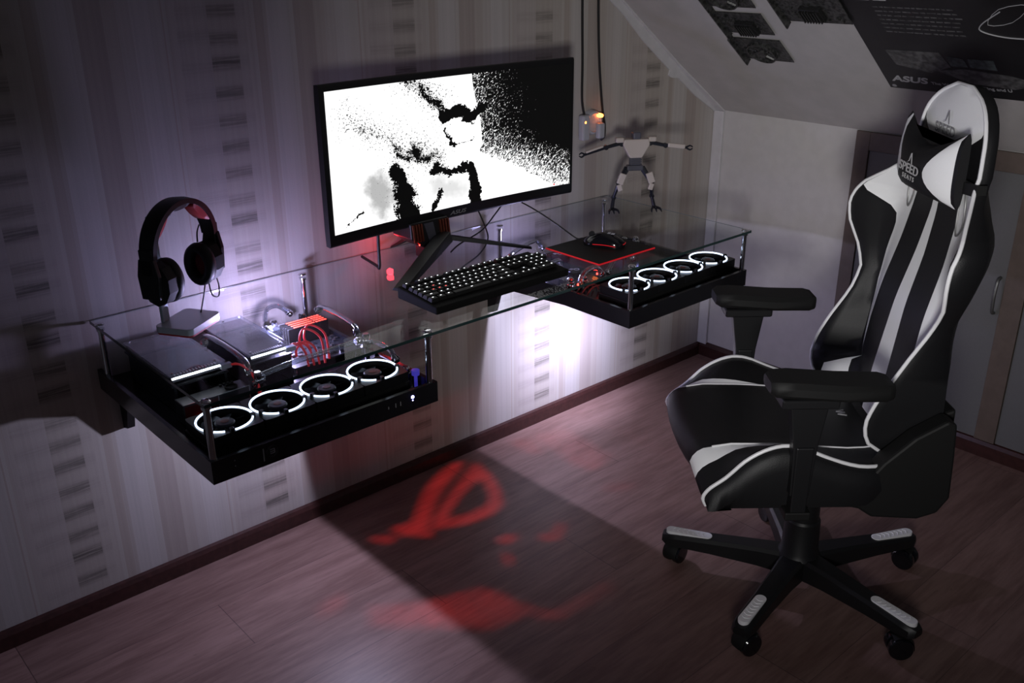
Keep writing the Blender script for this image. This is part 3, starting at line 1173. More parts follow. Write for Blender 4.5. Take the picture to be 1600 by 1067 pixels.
# ================================================================== COMPUTER PARTS IN THE RIGHT TRAY
t = thing('drive_plate', 'dark mounting plate at the rear of the right tray', 'plate', (-0.86, -.185, TBASE))
bm = nbm()
add_box(bm, -.235, .235, -.14, .12, 0.004, .010, .001)
for sx in (-.22, .22):
    for sy in (-.13, .11):
        add_cyl(bm, (sx, sy, 0), (sx, sy, .004), .005, seg=8)
obj('plate', bm, mat('slate_plate', (.045, .045, .055), .18, .2), t)
M_WPRINT = mat('white_print', (.55, .55, .62), .5)
for i, (px, py) in enumerate(((-.985, -.125), (-.955, -.232), (-.880, -.085), (-.800, -.120), (-.735, -.07))):
    t = thing('hard_drive', ['round-topped drive nearest the keyboard on the right plate', 'round-topped drive beside the left corner of the mouse mat', 'round-topped drive behind the mouse mat',
                             'round-topped drive beside the toy robot\'s left foot', 'round-topped drive between the toy robot\'s feet'][i], 'drive', (px, py, TBASE + .010), 0, 'round-topped drives in the right tray')
    bm = nbm()
    add_lathe(bm, [(.031, 0), (.031, .010), (.029, .012), (.0001, .0122)], seg=32)
    obj('drive_case', bm, mat('dark_drive', (.035, .035, .042), .2, .3), t, smooth=30)
    bm = nbm()
    add_lathe(bm, [(.0085, .0123), (.0085, .0130), (.0068, .0130), (.0068, .0123)], seg=24, caps=False)
    obj('ring_mark', bm, M_WPRINT, t)
    bm = nbm()
    for k in range(3):
        add_box(bm, -.018, -.006 + .002 * k, .014 - .004 * k, .016 - .004 * k, .0123, .0128)
    obj('print_mark', bm, M_WPRINT, t)
# glass-like pipes at the back of the right tray and in front of the mat
loop('long clear pipe from the gap to the rear of the right tray', [(-1.108, -.10, .66), (-1.10, -.10, .675), (-.96, -.05, .675), (-.92, -.045, .64)], .007)
loop('clear pipe passing under the monitor leg tip', [(-1.095, -.235, .62), (-1.09, -.23, .655), (-1.0, -.20, .655), (-.985, -.195, .62)], .007)
loop('clear pipe under the near corner of the mouse mat', [(-1.085, -.37, .64), (-1.05, -.355, .665), (-.99, -.345, .665), (-.96, -.345, .635)], .008)
loop('clear pipe under the right side of the mouse mat', [(-.93, -.335, .63), (-.88, -.32, .66), (-.80, -.30, .66), (-.76, -.29, .63)], .008)
for i, (p, lb) in enumerate((((-1.050, -.355, .63), 'chrome ribbed joint below the near corner of the mouse mat'), ((-1.090, -.34, .63), 'chrome joint between the keyboard and the mouse mat'),
                             ((-.672, -.17, .63), 'chrome joint right of the toy robot'), ((-.640, -.19, .63), 'chrome joint furthest right behind the fans'))):
    t = thing('pipe_joint', lb, 'pipe joint', p, 0, 'chrome pipe joints')
    bm = nbm()
    add_lathe(bm, [(.008, -.006), (.010, -.004), (.010, .002), (.0085, .004), (.010, .006), (.010, .012), (.0085, .014), (.010, .016), (.010, .022), (.006, .026)], seg=16)
    add_cyl(bm, (-.016, 0, .004), (.016, 0, .004), .006, seg=12)
    obj('joint_body', bm, M_CHROME, t, smooth=30)
    bm = nbm()
    add_cyl(bm, (0, 0, -(p[2] - TBASE)), (0, 0, -.005), .006, seg=12)
    obj('joint_foot', bm, M_STEEL, t)
t = thing('reservoir', 'clear sloping reservoir behind the right corner of the mouse mat', 'reservoir', (-.735, -.205, TBASE + .010), 0.5)
bm = nbm()
add_prism(bm, [(-.03, 0), (.03, 0), (.03, .012), (-.03, .050)], -.028, .028, lambda a, b_, h: (h, a, b_))
obj('tank', bm, ACRYL, t)
bm = nbm()
add_prism(bm, [(-.026, .004), (.026, .004), (.026, .010), (-.026, .042)], -.022, .022, lambda a, b_, h: (h, a, b_))
obj('milky_filling', bm, mat('milky_blue', (.45, .5, .62), .3), t)
bm = nbm()
add_cyl(bm, (-.036, -.024, 0), (-.036, -.024, .055), .004, seg=10)
obj('side_tube', bm, M_CHROME, t)
for p, m_, lb in (((-1.095, -.375, TBASE), M_LEDR, 'tiny glowing red light at the left edge of the right tray'), ((-.985, -.345, TBASE), M_LEDR, 'tiny glowing red light below the mouse mat corner'),
                  ((-.700, -.255, TBASE), M_LEDB, 'tiny glowing blue light right of the mouse mat')):
    bm = nbm()
    add_cyl(bm, p, (p[0], p[1], p[2] + .040), .0012, seg=6)
    stalk = thing('indicator_lamp', lb, 'lamp')
    obj('lamp_stalk', bm, M_CABLE, stalk)
    bm = nbm()
    add_lathe(bm, [(.0001, .040), (.0022, .0405), (.0025, .043), (.0016, .0455), (.0001, .046)], c=p, seg=12, caps=False)
    obj('lamp_bulb', bm, m_, stalk)
# cable bundle left of the right fans
for k in range(4):
    bm = nbm()
    add_tube(bm, [(-1.092 + .006 * k, -.340 - .016 * k, .605), (-1.070 + .006 * k, -.342 - .016 * k, .628), (-1.030 + .006 * k, -.338 - .016 * k, .626), (-1.012 + .006 * k, -.336 - .016 * k, .605)], .0022, 8, 5)
    tag(obj('wire', bm, mat('dim_red_wire', (.20, .03, .03), .4), None, smooth=True),
        'thin dark red wire, %s of four beside the front post of the right tray' % ['rearmost', 'second rearmost', 'third', 'nearest'][k], 'cable', 'thin wires in the right tray')

# ================================================================== MONITOR
MX0, MX1, MZ0, MZ1 = -1.783, -0.955, 0.856, 1.243
MCX = (MX0 + MX1) / 2
MYE = -0.205                       # front plane at the side edges; the middle sits further back
RC = 3.8


def mon_y(x):
    return MYE + (math.sqrt(RC * RC - (x - MCX) ** 2) - math.sqrt(RC * RC - (0.414) ** 2))


mon = thing('monitor', 'wide curved black monitor showing a black and white splash picture', 'monitor', (MCX, -0.17, 0.750))


def ml(x, y, z):
    return Vector((x - MCX, y + 0.17, z - 0.750))


bm = nbm()
nx = 36
rows = []
inset = 0.004
for (dy, e_) in ((0.004, 0.0), (0.0, inset), (0.0, inset)):
    pass
loopv = []
for i in range(nx + 1):
    x = MX0 + (MX1 - MX0) * i / nx
    y = mon_y(x)
    t = abs(i / nx - .5) * 2
    back = 0.022 + 0.030 * (1 - t ** 2)
    loopv.append([ml(x, y + .002, MZ0 + .002), ml(x, y, MZ0 + .006), ml(x, y, MZ1 - .006), ml(x, y + .002, MZ1 - .001), ml(x, y + .004, MZ1),
                  ml(x, y + .020, MZ1 - .001), ml(x, y + back, MZ1 - .04), ml(x, y + back, MZ0 + .04), ml(x, y + .020, MZ0 + .001), ml(x, y + .004, MZ0)])
V = add_grid(bm, loopv, closed_u=True)
bm.faces.new(V[0][::-1])
bm.faces.new(V[-1])
obj('housing', bm, M_BLACK, mon, smooth=35)


def screen_mat():
    m = bpy.data.materials.new('screen_picture')
    m.use_nodes = True
    nt = m.node_tree
    b = nt.nodes['Principled BSDF']
    b.inputs['Base Color'].default_value = (.01, .01, .01, 1)
    b.inputs['Roughness'].default_value = .5
    b.inputs['Specular IOR Level'].default_value = .15
    e = N(nt)
    vec, x, y, z = e.coords('UV')
    u, v = x, y                      # 0..1 both ways
    ar = 2.33
    X0 = e.mul(u, ar)
    V0 = v
    P = e.xyz(X0, v, 0.0)
    warp = e.sub(e.noise(P, 3.0, 3.0), 0.5)
    big = e.sub(e.noise(P, 7.0, 4.0, .65), 0.5)
    fine = e.noise(P, 60.0, 2.0, .5)
    fine2 = e.noise(e.xyz(e.add(X0, v), e.mul(e.sub(X0, v), 2.2), 1.7), 45.0, 2.0, .5)
    grit = e.noise(P, 130.0, 1.0, .5)

    # black field on the right: boundary runs down at u = .6, then sweeps right
    lo = e.mul(e.mx(e.sub(0.40, V0), 0.0), 0.86)
    fedge = e.add(0.605, lo)
    bulge = e.mul(e.ss(V0, 0.55, 1.0), -0.035)
    fedge = e.add(fedge, bulge)
    dist = e.sub(u, fedge)                                   # > 0 inside the black field
    spray = e.ss(V0, 0.62, 0.25, 0.0, 1.0)
    thr = e.add(e.mul(e.mx(dist, 0.0), e.add(.70, e.mul(spray, -0.15))), 0.50)
    speck = e.gt(e.add(e.mul(fine2, .75), e.mul(grit, .25)), e.sub(e.add(thr, .055), e.mul(spray, 0.10)))
    inR = e.gt(dist, e.mul(e.mul(big, spray), 0.10))
    right = e.mul(inR, e.sub(1.0, e.mul(speck, e.lt(dist, 0.30))))
    w2 = e.sub(e.noise(e.xyz(X0, v, 5.0), 5.5, 3.0, .6), 0.5)
    X = e.add(X0, e.mul(warp, .34))
    v = e.add(V0, e.mul(w2, .26))

    def seg(ax, ay, bx, by):
        ax *= ar
        bx *= ar
        dx, dy = bx - ax, by - ay
        L2 = dx * dx + dy * dy
        tt = e.m('ADD', e.mul(e.sub(X, ax), dx / L2), e.mul(e.sub(v, ay), dy / L2), clamp=True)
        qx = e.sub(e.sub(X, ax), e.mul(tt, dx))
        qy = e.sub(e.sub(v, ay), e.mul(tt, dy))
        return e.m('SQRT', e.add(e.mul(qx, qx), e.mul(qy, qy)))

    # dark brush strokes on the white side, breaking up into grit at their rims
    def stroke(d, w, ragged, seedn):
        n_ = e.add(e.mul(big, ragged), e.mul(e.sub(seedn, .5), ragged * 1.1))
        return e.lt(e.add(d, n_), w)
    s1 = stroke(seg(.30, 1.02, .445, .78), .022, .20, fine)
    s2 = stroke(seg(.12, .72, .40, .44), .002, .22, grit)
    s3 = stroke(seg(.27, .50, .43, .40), .012, .18, fine)
    s4 = stroke(seg(.25, .34, .30, -.05), .080, .14, fine)
    s5 = e.mul(stroke(seg(.565, .26, .575, -.05), .060, .04, fine), e.lt(u, .603))
    s6 = stroke(seg(.455, .74, .585, .72), .050, .05, fine)
    s7 = stroke(seg(.45, .62, .50, .50), .016, .05, fine)
    s8 = stroke(seg(.50, .50, .58, .54), .008, .05, fine)
    s9 = stroke(seg(.385, .02, .425, .12), .020, .06, fine)
    s10 = stroke(seg(.02, .97, .16, .86), -.045, .20, grit)
    s11 = stroke(seg(.03, .04, .10, .12), .004, .05, fine)
    s12 = stroke(seg(.40, .33, .53, .29), .036, .07, fine)
    dots = e.mn(e.mn(seg(.30, 1.02, .445, .78), seg(.08, .78, .40, .44)), e.mn(seg(.27, .50, .43, .40), seg(.25, .40, .27, .20)))
    dsp = e.gt(e.add(e.mul(fine, .55), e.mul(grit, .45)), e.add(.535, e.mul(dots, .62)))
    dsp = e.mul(dsp, e.lt(u, .58))
    ink = e.mx(right, dsp)
    for s in (s1, s2, s3, s4, s5, s6, s7, s8, s9, s10, s11, s12):
        ink = e.mx(ink, s)
    # soft grey areas
    grey = e.ss(e.add(seg(.20, .12, .17, .26), e.mul(big, .25)), .02, .17, .58, 0.0)
    grey2 = e.mul(e.ss(e.add(seg(.42, .18, .50, .12), e.mul(big, .1)), .02, .16, .34, 0.0), 1.0)
    val = e.mul(e.sub(1.0, e.mx(grey, grey2)), e.sub(1.0, e.mul(ink, .9993)))
    # task bar specks
    bar = e.mul(e.lt(V0, .022), e.gt(V0, .008))
    ic = e.mul(bar, e.gt(e.m('SINE', e.mul(u, 300.0)), .2))
    ic = e.mul(ic, e.mx(e.lt(u, .055), e.gt(u, .90)))
    val = e.mx(val, e.mul(ic, .7))
    col = e.mix(e.mul(ic, e.mul(e.gt(u, .925), e.lt(u, .94))), (1, 1, 1, 1), (1, .05, .05, 1))
    tint = e.node('ShaderNodeVectorMath', operation='SCALE')
    nt.links.new(col, tint.inputs[0])
    nt.links.new(val, tint.inputs['Scale'])
    nt.links.new(tint.outputs[0], b.inputs['Emission Color'])
    b.inputs['Emission Strength'].default_value = 1.2
    return m


bm = nbm()
uvl = bm.loops.layers.uv.new('UVMap')
sx0, sx1, sz0, sz1 = MX0 + .015, MX1 - .010, MZ0 + .030, MZ1 - .016
cols_ = []
for i in range(nx + 1):
    u = i / nx
    x = sx0 + (sx1 - sx0) * u
    cols_.append([(bm.verts.new(ml(x, mon_y(x) - .0008, zz)), (u, vv)) for zz, vv in ((sz0, 0.0), (sz1, 1.0))])
for a, b_ in zip(cols_, cols_[1:]):
    q = (a[0], b_[0], b_[1], a[1])
    f = bm.faces.new([p[0] for p in q])
    for lp, p in zip(f.loops, q):
        lp[uvl].uv = p[1]
scr = obj('screen', bm, screen_mat(), mon)
scr['label'] = 'lit screen with white, black and speckled paint splashes'
text_obj('brand_lettering', 'ASUS', 0.017, mat('lettering_grey', (.20, .20, .21), .4), mon,
         basis(ml(MCX, mon_y(MCX) - .0006, MZ0 + .009), (1, 0, 0), (0, 0, 1)) @ Matrix.Diagonal((1.35, .85, 1, 1)), shear=.3)

# stand: neck, copper-vented hub, three blade legs, light cutter for the red floor logo
hx, hy = -1.475, -0.165
st = obj('stand_neck', (lambda b_: (add_box(b_, -.030, .030, .010, .045, .10, .30, .004, M=Matrix.Translation(ml(hx + .05, hy + .03, .75))), b_)[1])(nbm()), M_BLACK, mon)
bm = nbm()
hub = [(-.062, .118), (.062, .118), (.068, .085), (.040, .050), (-.020, .046), (-.060, .075)]
add_prism(bm, hub, -.030, .055, lambda a, b_, h: ml(hx + a, hy + h, .75) + Vector((0, 0, b_)))
obj('stand_hub', bm, M_BLACK, mon, bevel=.003)
bm = nbm()
add_prism(bm, [(-.020, .112), (.010, .112), (.022, .060), (.000, .056)], -.0325, -.030, lambda a, b_, h: ml(hx + a, hy + h, .75) + Vector((0, 0, b_)))
obj('hub_plate', bm, mat('grey_metal_plate', (.16, .16, .20), .3, .8), mon)
for sgn, x0 in ((-1, -.058), (1, .030)):
    bm = nbm()
    for k in range(4):
        xx = x0 + k * .0088
        add_prism(bm, [(xx, .114), (xx + .0048, .114), (xx + .010, .066), (xx + .005, .066)], -.0345, -.030, lambda a, b_, h: ml(hx + a, hy + h, .75) + Vector((0, 0, b_)))
    obj('vent_grille', bm, M_COPPER, mon)['label'] = 'copper slats'


def blade(p, q, w0, w1, h0, h1, drop=0.0015):
    """a blade leg from hub point p to its tip q on the glass"""
    bm = nbm()
    p, q = Vector(p), Vector(q)
    d = (q - p)
    d.z = 0
    d.normalize()
    s = Vector((-d.y, d.x, 0))
    rows = []
    for c, w, h in ((p, w0, h0), ((p * .5 + q * .5), (w0 + w1) / 2, (h0 + h1) / 2), (q, w1, h1)):
        rows.append([c - s * w, c - s * w * .7 + Vector((0, 0, h)), c + s * w * .7 + Vector((0, 0, h)), c + s * w])
    V = add_grid(bm, rows, closed_u=True)
    bm.faces.new(V[0][::-1])
    bm.faces.new(V[-1])
    return obj('leg', bm, M_BLACK, mon, bevel=.001)


blade(ml(-1.432, hy - .035, .805), ml(-1.672, -.325, .7512), .026, .021, .026, .008)
blade(ml(-1.420, hy + .01, .800), ml(-1.192, -.285, .7512), .010, .008, .014, .006)
blade(ml(-1.47, hy + .05, .802), ml(-1.47, -.012, .7512), .012, .010, .014, .006)

# gobo: an opaque disc with the logo cut out, lit from above by the projector light
LP = Vector((-1.460, -0.150, 0.795))
GZ = 0.762


def zoompx(x, y):
    return 450 + x / 2.4983, 640 + y / 2.4983


CAMP = Vector((-2.94188, -2.16378, 1.54))


def floor_at(px, py):              # where a photograph pixel meets the floor
    d = _r * ((px - 800) / 1493.84) + _u * (-(py - 533.5) / 1493.84) + _f
    t = -CAMP.z / d.z
    return CAMP + d * t


def gobo_poly(pts):
    out = []
    for x, y in pts:
        F_ = floor_at(*zoompx(x, y))
        k = (LP.z - GZ) / LP.z
        out.append((LP.x + (F_.x - LP.x) * k, LP.y + (F_.y - LP.y) * k))
    return out


shapes = [gobo_poly(p) for p in (
    [(690, 205), (655, 205), (600, 240), (550, 290), (520, 340), (500, 400), (480, 440), (400, 462), (440, 490), (570, 497), (545, 460), (560, 400), (590, 330), (640, 265)],
    [(320, 498), (420, 492), (408, 520), (330, 515)],
    [(805, 508), (880, 484), (902, 498), (850, 526)],
    [(840, 560), (872, 570), (870, 600), (856, 610)],
    [(975, 490), (1030, 488), (1060, 440), (1085, 450), (1050, 505), (990, 510)],
)]
ring_out = gobo_poly([(735, 205), (770, 235), (800, 265), (830, 320), (835, 375), (790, 412), (700, 445), (555, 470), (575, 420), (620, 350), (655, 300), (700, 240)])
ring_in = gobo_poly([(748, 268), (775, 300), (790, 340), (778, 372), (700, 408), (620, 428), (628, 400), (665, 350), (700, 310)])
# outer openings added to throw the projector's stray red arcs on the floor
arcs = [gobo_poly(p) for p in (
    [(300, 775), (480, 755), (620, 735), (760, 695), (800, 700), (900, 750), (1010, 790), (1060, 785), (1250, 680), (1265, 690), (1070, 805), (1000, 815), (930, 800), (800, 850), (600, 850), (330, 840)],
    [(110, 770), (200, 720), (225, 740), (200, 790), (130, 810)],
    [(960, 100), (1080, 70), (1170, 130), (1260, 180), (1200, 240), (1130, 225), (1010, 140)],
    [(1230, 300), (1340, 285), (1350, 300), (1250, 320)],
    [(860, 125), (960, 110), (1000, 170), (940, 170)],
)]


def inside(x, y, poly):
    c = False
    n = len(poly)
    for i in range(n):
        x0, y0 = poly[i]
        x1, y1 = poly[i - 1]
        if (y0 > y) != (y1 > y) and x < (x1 - x0) * (y - y0) / (y1 - y0) + x0:
            c = not c
    return c


bm = nbm()
cell = 0.00022
rg = random.Random(11)
x0g, x1g, y0g, y1g = -1.484, -1.430, -0.184, -0.142
nxg, nyg = int((x1g - x0g) / cell), int((y1g - y0g) / cell)
gv = {}


def gvert(i, j):
    if (i, j) not in gv:
        gv[(i, j)] = bm.verts.new(ml(x0g + i * cell, y0g + j * cell, GZ))
    return gv[(i, j)]


for j in range(nyg):
    run = None
    for i in range(nxg + 1):
        solid = False
        if i < nxg:
            x, y = x0g + (i + .5) * cell, y0g + (j + .5) * cell
            hole = any(inside(x, y, p) for p in shapes) or (inside(x, y, ring_out) and not inside(x, y, ring_in))
            if not hole and any(inside(x, y, p) for p in arcs):
                hole = rg.random() < .50            # random holes keep the added arcs of light dim
            solid = not hole
        if solid and run is None:
            run = i
        if not solid and run is not None:
            bm.faces.new((gvert(run, j), gvert(i, j), gvert(i, j + 1), gvert(run, j + 1)))
            run = None
obj('logo_disc', bm, M_MATTE, mon)['label'] = 'disc with the cut-out logo thrown on the floor in red'
bm = nbm()                                         # shroud round the light
add_prism(bm, [(x0g, y0g), (x1g, y0g), (x1g, y1g), (x0g, y1g)], 0, .001, lambda a, b_, h: ml(a, b_, .7965 + h * .5))
for (a0, b0, a1, b1) in ((x0g - .001, y0g, x0g, y1g), (x1g, y0g, x1g + .001, y1g), (x0g, y0g - .001, x1g, y0g), (x0g, y1g, x1g, y1g + .001)):
    add_prism(bm, [(a0, b0), (a1, b0), (a1, b1), (a0, b1)], 0, 1, lambda a, b_, h: ml(a, b_, GZ + h * (.797 - GZ)))
obj('light_shroud', bm, M_BLACK, mon)
bm = nbm()
add_lathe(bm, [(.0001, 0), (.0016, .001), (.0018, .003)], c=ml(-1.512, -.197, .806), seg=10, caps=False)
obj('status_light', bm, M_LEDR, mon)['label'] = 'tiny glowing red light'

# ================================================================== CABLES, SOCKET


def cable(label, pts, r=.0022, group='black cables', smooth=8):
    bm = nbm()
    add_tube(bm, pts, r, 8, smooth)
    return tag(obj('cable', bm, M_CABLE, None, smooth=True), label, 'cable', group)


ZC = ZG1 + .0022
cable('black keyboard cable hanging from the monitor to the keyboard', [(-1.275, -.150, .858), (-1.262, -.165, .81), (-1.27, -.19, .775), (-1.33, -.225, ZC), (-1.44, -.285, ZC), (-1.455, -.300, ZC), (-1.448, -.345, ZC + .012), (-1.445, -.365, ZC + .018)])
cable('black mouse cable running from behind the monitor to the mouse', [(-1.14, -.14, .862), (-1.115, -.17, .845), (-1.09, -.215, .82), (-1.065, -.26, .79), (-1.05, -.295, .768), (-1.05, -.325, ZC + .008), (-1.052, -.345, ZC + .014), (-1.053, -.356, ZC + .016)])
cable('short black cable slanting under the monitor', [(-1.13, -.12, .862), (-1.19, -.13, .82), (-1.25, -.14, .785), (-1.34, -.15, .765), (-1.38, -.16, ZC)])
cable('thick black cable hanging straight down left of the monitor stand', [(-1.605, -.145, .870), (-1.606, -.145, .80), (-1.607, -.145, ZC + .003), (-1.600, -.12, ZC + .001), (-1.585, -.03, ZC + .001)], .0042)

sk = thing('power_socket', 'round wall socket with a glowing orange light beside the monitor', 'socket', (-0.672, 0, 1.005))
bm = nbm()
add_lathe(bm, [(.040, 0), (.040, -.010), (.036, -.022), (.030, -.026), (.028, -.018), (.0001, -.016)], axis='Y', seg=32)
obj('socket_body', bm, mat('milky_plastic', (.42, .42, .46), .3), sk, smooth=30)
bm = nbm()
add_lathe(bm, [(.0001, -.040), (.0055, -.038), (.0070, -.030), (.0070, -.020)], c=(.020, 0, .022), axis='Y', seg=14, caps=False)
obj('indicator_light', bm, M_ORANGE, sk)['label'] = 'glowing orange light'
bm = nbm()
add_lathe(bm, [(.0001, -.036), (.0040, -.034), (.0050, -.028), (.0050, -.020)], c=(-.052, 0, .008), axis='Y', seg=14, caps=False)
obj('indicator_light', bm, M_ORANGE, sk)
bm = nbm()
add_box(bm, -.062, -.030, -.034, -.010, -.050, .030, .006)
add_box(bm, .000, .028, -.046, -.026, -.050, .000, .006)
obj('plug', bm, mat('milky_plug', (.38, .38, .42), .35), sk)
cable('black cable coming down the wall, left of the pair beside the monitor', [(-.722, -.006, 1.62), (-.722, -.006, 1.38), (-.716, -.006, 1.2), (-.718, -.010, 1.08), (-.712, -.020, 1.02)], .004, 'black wall cables')
cable('black cable coming down the wall, right of the pair, curling under the socket', [(-.652, -.006, 1.62), (-.651, -.006, 1.38), (-.640, -.006, 1.2), (-.620, -.006, 1.05), (-.612, -.012, .99), (-.622, -.020, .955), (-.650, -.034, .950)], .004, 'black wall cables')

# ================================================================== KEYBOARD
kb = thing('keyboard', 'black keyboard with white glowing legends on the glass below the monitor', 'keyboard', (-1.491, -0.440, ZG1), math.radians(-0.5))
KW, KD = .424, .156
bm = nbm()
add_prism(bm, [(-KD / 2, .0), (KD / 2, .0), (KD / 2, .030), (-KD / 2, .018)], -KW / 2, KW / 2, lambda a, b_, h: (h, a, b_))
obj('keyboard_case', bm, mat('keyboard_black', (.006, .006, .006), .75, spec=.12), kb, bevel=.003)
U = .0190
KM = {}
slope = (.030 - .018) / KD


def key_mesh(w, glow):
    k = (round(w, 2), glow)
    if k in KM:
        return KM[k]
    bm = nbm()
    hw, hd = w * U / 2 - .0009, U / 2 - .0009
    lo = [(-hw, -hd, 0), (hw, -hd, 0), (hw, hd, 0), (-hw, hd, 0)]
    hi = [(-hw + .0022, -hd + .002, .0085), (hw - .0022, -hd + .002, .0085), (hw - .0022, hd - .003, .0085), (-hw + .0022, hd - .003, .0085)]
    L = [bm.verts.new(p) for p in lo]
    H = [bm.verts.new(p) for p in hi]
    for i in range(4):
        j = (i + 1) % 4
        bm.faces.new((L[i], L[j], H[j], H[i]))
    bm.faces.new(H)
    g = min(.0046, .0020 + .0012 * w)
    q = [bm.verts.new(p) for p in ((-g * .62, .0002, .0087), (g * .62, .0002, .0087), (g * .62, .0028, .0087), (-g * .62, .0028, .0087))]
    bm.faces.new(q).material_index = 1
    me = bpy.data.meshes.new('key')
    bm.to_mesh(me)
    bm.free()
    me.materials.append(M_MATTE)
    me.materials.append(M_KEYW if glow == 'w' else M_KEYR)
    KM[k] = me
    return me


M_KEYW = mat('white_legend', (.9, .9, .9), .4, emit=(.92, .93, 1.0), strength=2.4)
M_KEYR = mat('red_legend', (1, .1, .1), .4, emit=(1.0, .10, .08), strength=2.6)
rowsk = [
    (0.0, [(0, 1)] + [(2 + i, 1) for i in range(4)] + [(6.5 + i, 1) for i in range(4)] + [(11 + i, 1) for i in range(4)] + [(15.25 + i, 1) for i in range(3)]),
    (1.35, [(i, 1) for i in range(13)] + [(13, 2)] + [(15.25 + i, 1) for i in range(3)] + [(18.5 + i, 1) for i in range(4)]),
    (2.35, [(0, 1.5)] + [(1.5 + i, 1) for i in range(12)] + [(13.5, 1.5)] + [(15.25 + i, 1) for i in range(3)] + [(18.5 + i, 1) for i in range(4)]),
    (3.35, [(0, 1.75)] + [(1.75 + i, 1) for i in range(11)] + [(12.75, 2.25)] + [(18.5 + i, 1) for i in range(3)]),
    (4.35, [(0, 2.25)] + [(2.25 + i, 1) for i in range(10)] + [(12.25, 2.75)] + [(16.25, 1)] + [(18.5 + i, 1) for i in range(3)]),
    (5.35, [(0, 1.25), (1.25, 1.25), (2.5, 1.25), (3.75, 6.25), (10, 1.25), (11.25, 1.25), (12.5, 1.25), (13.75, 1.25)] + [(15.25 + i, 1) for i in range(3)] + [(18.5, 2), (20.5, 1)]),
]
REDK = {(2, 2), (3, 1), (3, 2), (3, 3)}
nk = 0
extra = nbm()
for ri, (ry, keys) in enumerate(rowsk):
    for ki, (kx, kw) in enumerate(keys):
        cx = -KW / 2 + .006 + (kx + kw / 2) * U * .985
        cy = KD / 2 - .018 - ry * U
        zz = .018 + (cy + KD / 2) * slope + .0010
        if nk < 100:
            o = bpy.data.objects.new('key', key_mesh(kw, 'r' if (ri, ki) in REDK else 'w'))
            COL.objects.link(o)
            o.parent = kb
            o.location = (cx, cy, zz)
            o.rotation_euler = (math.atan(slope), 0, 0)
            if (ri, ki) in REDK:
                o['label'] = 'key with a red glowing legend'
        else:
            hw = kw * U / 2 - .0009
            add_box(extra, cx - hw, cx + hw, cy - U / 2 + .0009, cy + U / 2 - .0009, zz, zz + .0085, .001)
            add_box(extra, cx - .002, cx + .002, cy, cy + .003, zz + .0085, zz + .0088, mi=1)
        nk += 1
if nk > 100:
    o = obj('key', extra, [M_MATTE, M_KEYW], kb)
    o['kind'] = 'stuff'
bm = nbm()
add_prism(bm, [(-KW / 2 + .02, KD / 2 - .004), (-KW / 2 + .10, KD / 2 - .004), (-KW / 2 + .10, KD / 2 + .001), (-KW / 2 + .02, KD / 2 + .001)], .004, .026)
obj('rear_lip', bm, M_BLACK, kb)

# ================================================================== MOUSE MAT AND MOUSE
mp = thing('mouse_mat', 'black square mouse mat with a bright red edge on the glass', 'mouse mat', (-1.050, -0.415, ZG1))
W2, D2 = .114, .103
bm = nbm()
add_box(bm, -W2, W2, -D2, D2, .0, .0040, .0015)
obj('red_rim', bm, M_REDEDGE, mp)['label'] = 'bright red rim'
bm = nbm()
add_box(bm, -W2 + .003, W2 - .003, -D2 + .003, D2 - .003, .0040, .0052)
obj('mat_surface', bm, M_MATTE, mp)

ms = thing('mouse', 'black mouse with red accents and a white emblem on the mouse mat', 'mouse', (-1.028, -0.408, ZG1 + .0054), math.radians(28))
bm = nbm()
rows = []
nL, nA = 14, 14
for i in range(nL + 1):
    t = i / nL
    yy = -.060 + .120 * t
    w = .031 * (1 - abs(2 * t - 1) ** 3.2) ** .5 * (1 - .12 * math.sin(PI * t)) + .0005
    h = .036 * (math.sin(PI * (.05 + .90 * t ** 1.15)) ** .55) * (1.0 if t < .5 else 1 - .25 * (t - .5) * 2) + .001
    rows.append([(w * math.copysign(abs(math.cos(a)) ** .8, math.cos(a)), yy, max(0.0, h * math.sin(a) ** .8)) for a in [PI * k / nA for k in range(nA + 1)]])
V = add_grid(bm, rows)
bm.faces.new([r[0] for r in V] + [r[-1] for r in V[::-1]])
obj('mouse_shell', bm, M_GLOSS, ms, smooth=60)
bm = nbm()
add_tube(bm, [(-.0300, -.040, .006), (-.0315, -.010, .009), (-.0300, .025, .008)], .0012, 6, 6)
add_tube(bm, [(-.012, -.0585, .010), (.0, -.0605, .010), (.012, -.0585, .010)], .0012, 6, 4)
obj('red_trim', bm, M_REDEDGE, ms)['label'] = 'red trim line'
bm = nbm()
add_cyl(bm, (-.004, .036, .029), (.004, .036, .029), .008, seg=16)
obj('scroll_wheel', bm, M_BLACK, ms)
bm = nbm()
add_prism(bm, [(-.006, -.030), (.006, -.030), (.007, -.020), (-.007, -.020)], .0345, .0352)
add_prism(bm, [(-.006, -.018), (.006, -.018), (.006, -.010), (-.006, -.010)], .0356, .0364)
obj('emblem', bm, M_WPRINT, ms)['label'] = 'white emblem'

# ================================================================== HEADSET STAND
HS = Vector((-2.158, -0.201, ZG1))
hrot = math.radians(32)
hs = thing('headset_stand', 'silver headset stand with a square base and a red underside on the glass', 'headset stand', HS, hrot)


def rrect(w, d, r, n=6):
    pts = []
    for cx, cy, a0 in ((w - r, d - r, 0), (-w + r, d - r, PI / 2), (-w + r, -d + r, PI), (w - r, -d + r, 1.5 * PI)):
        for k in range(n + 1):
            a = a0 + PI / 2 * k / n
            pts.append((cx + r * math.cos(a), cy + r * math.sin(a)))
    return pts


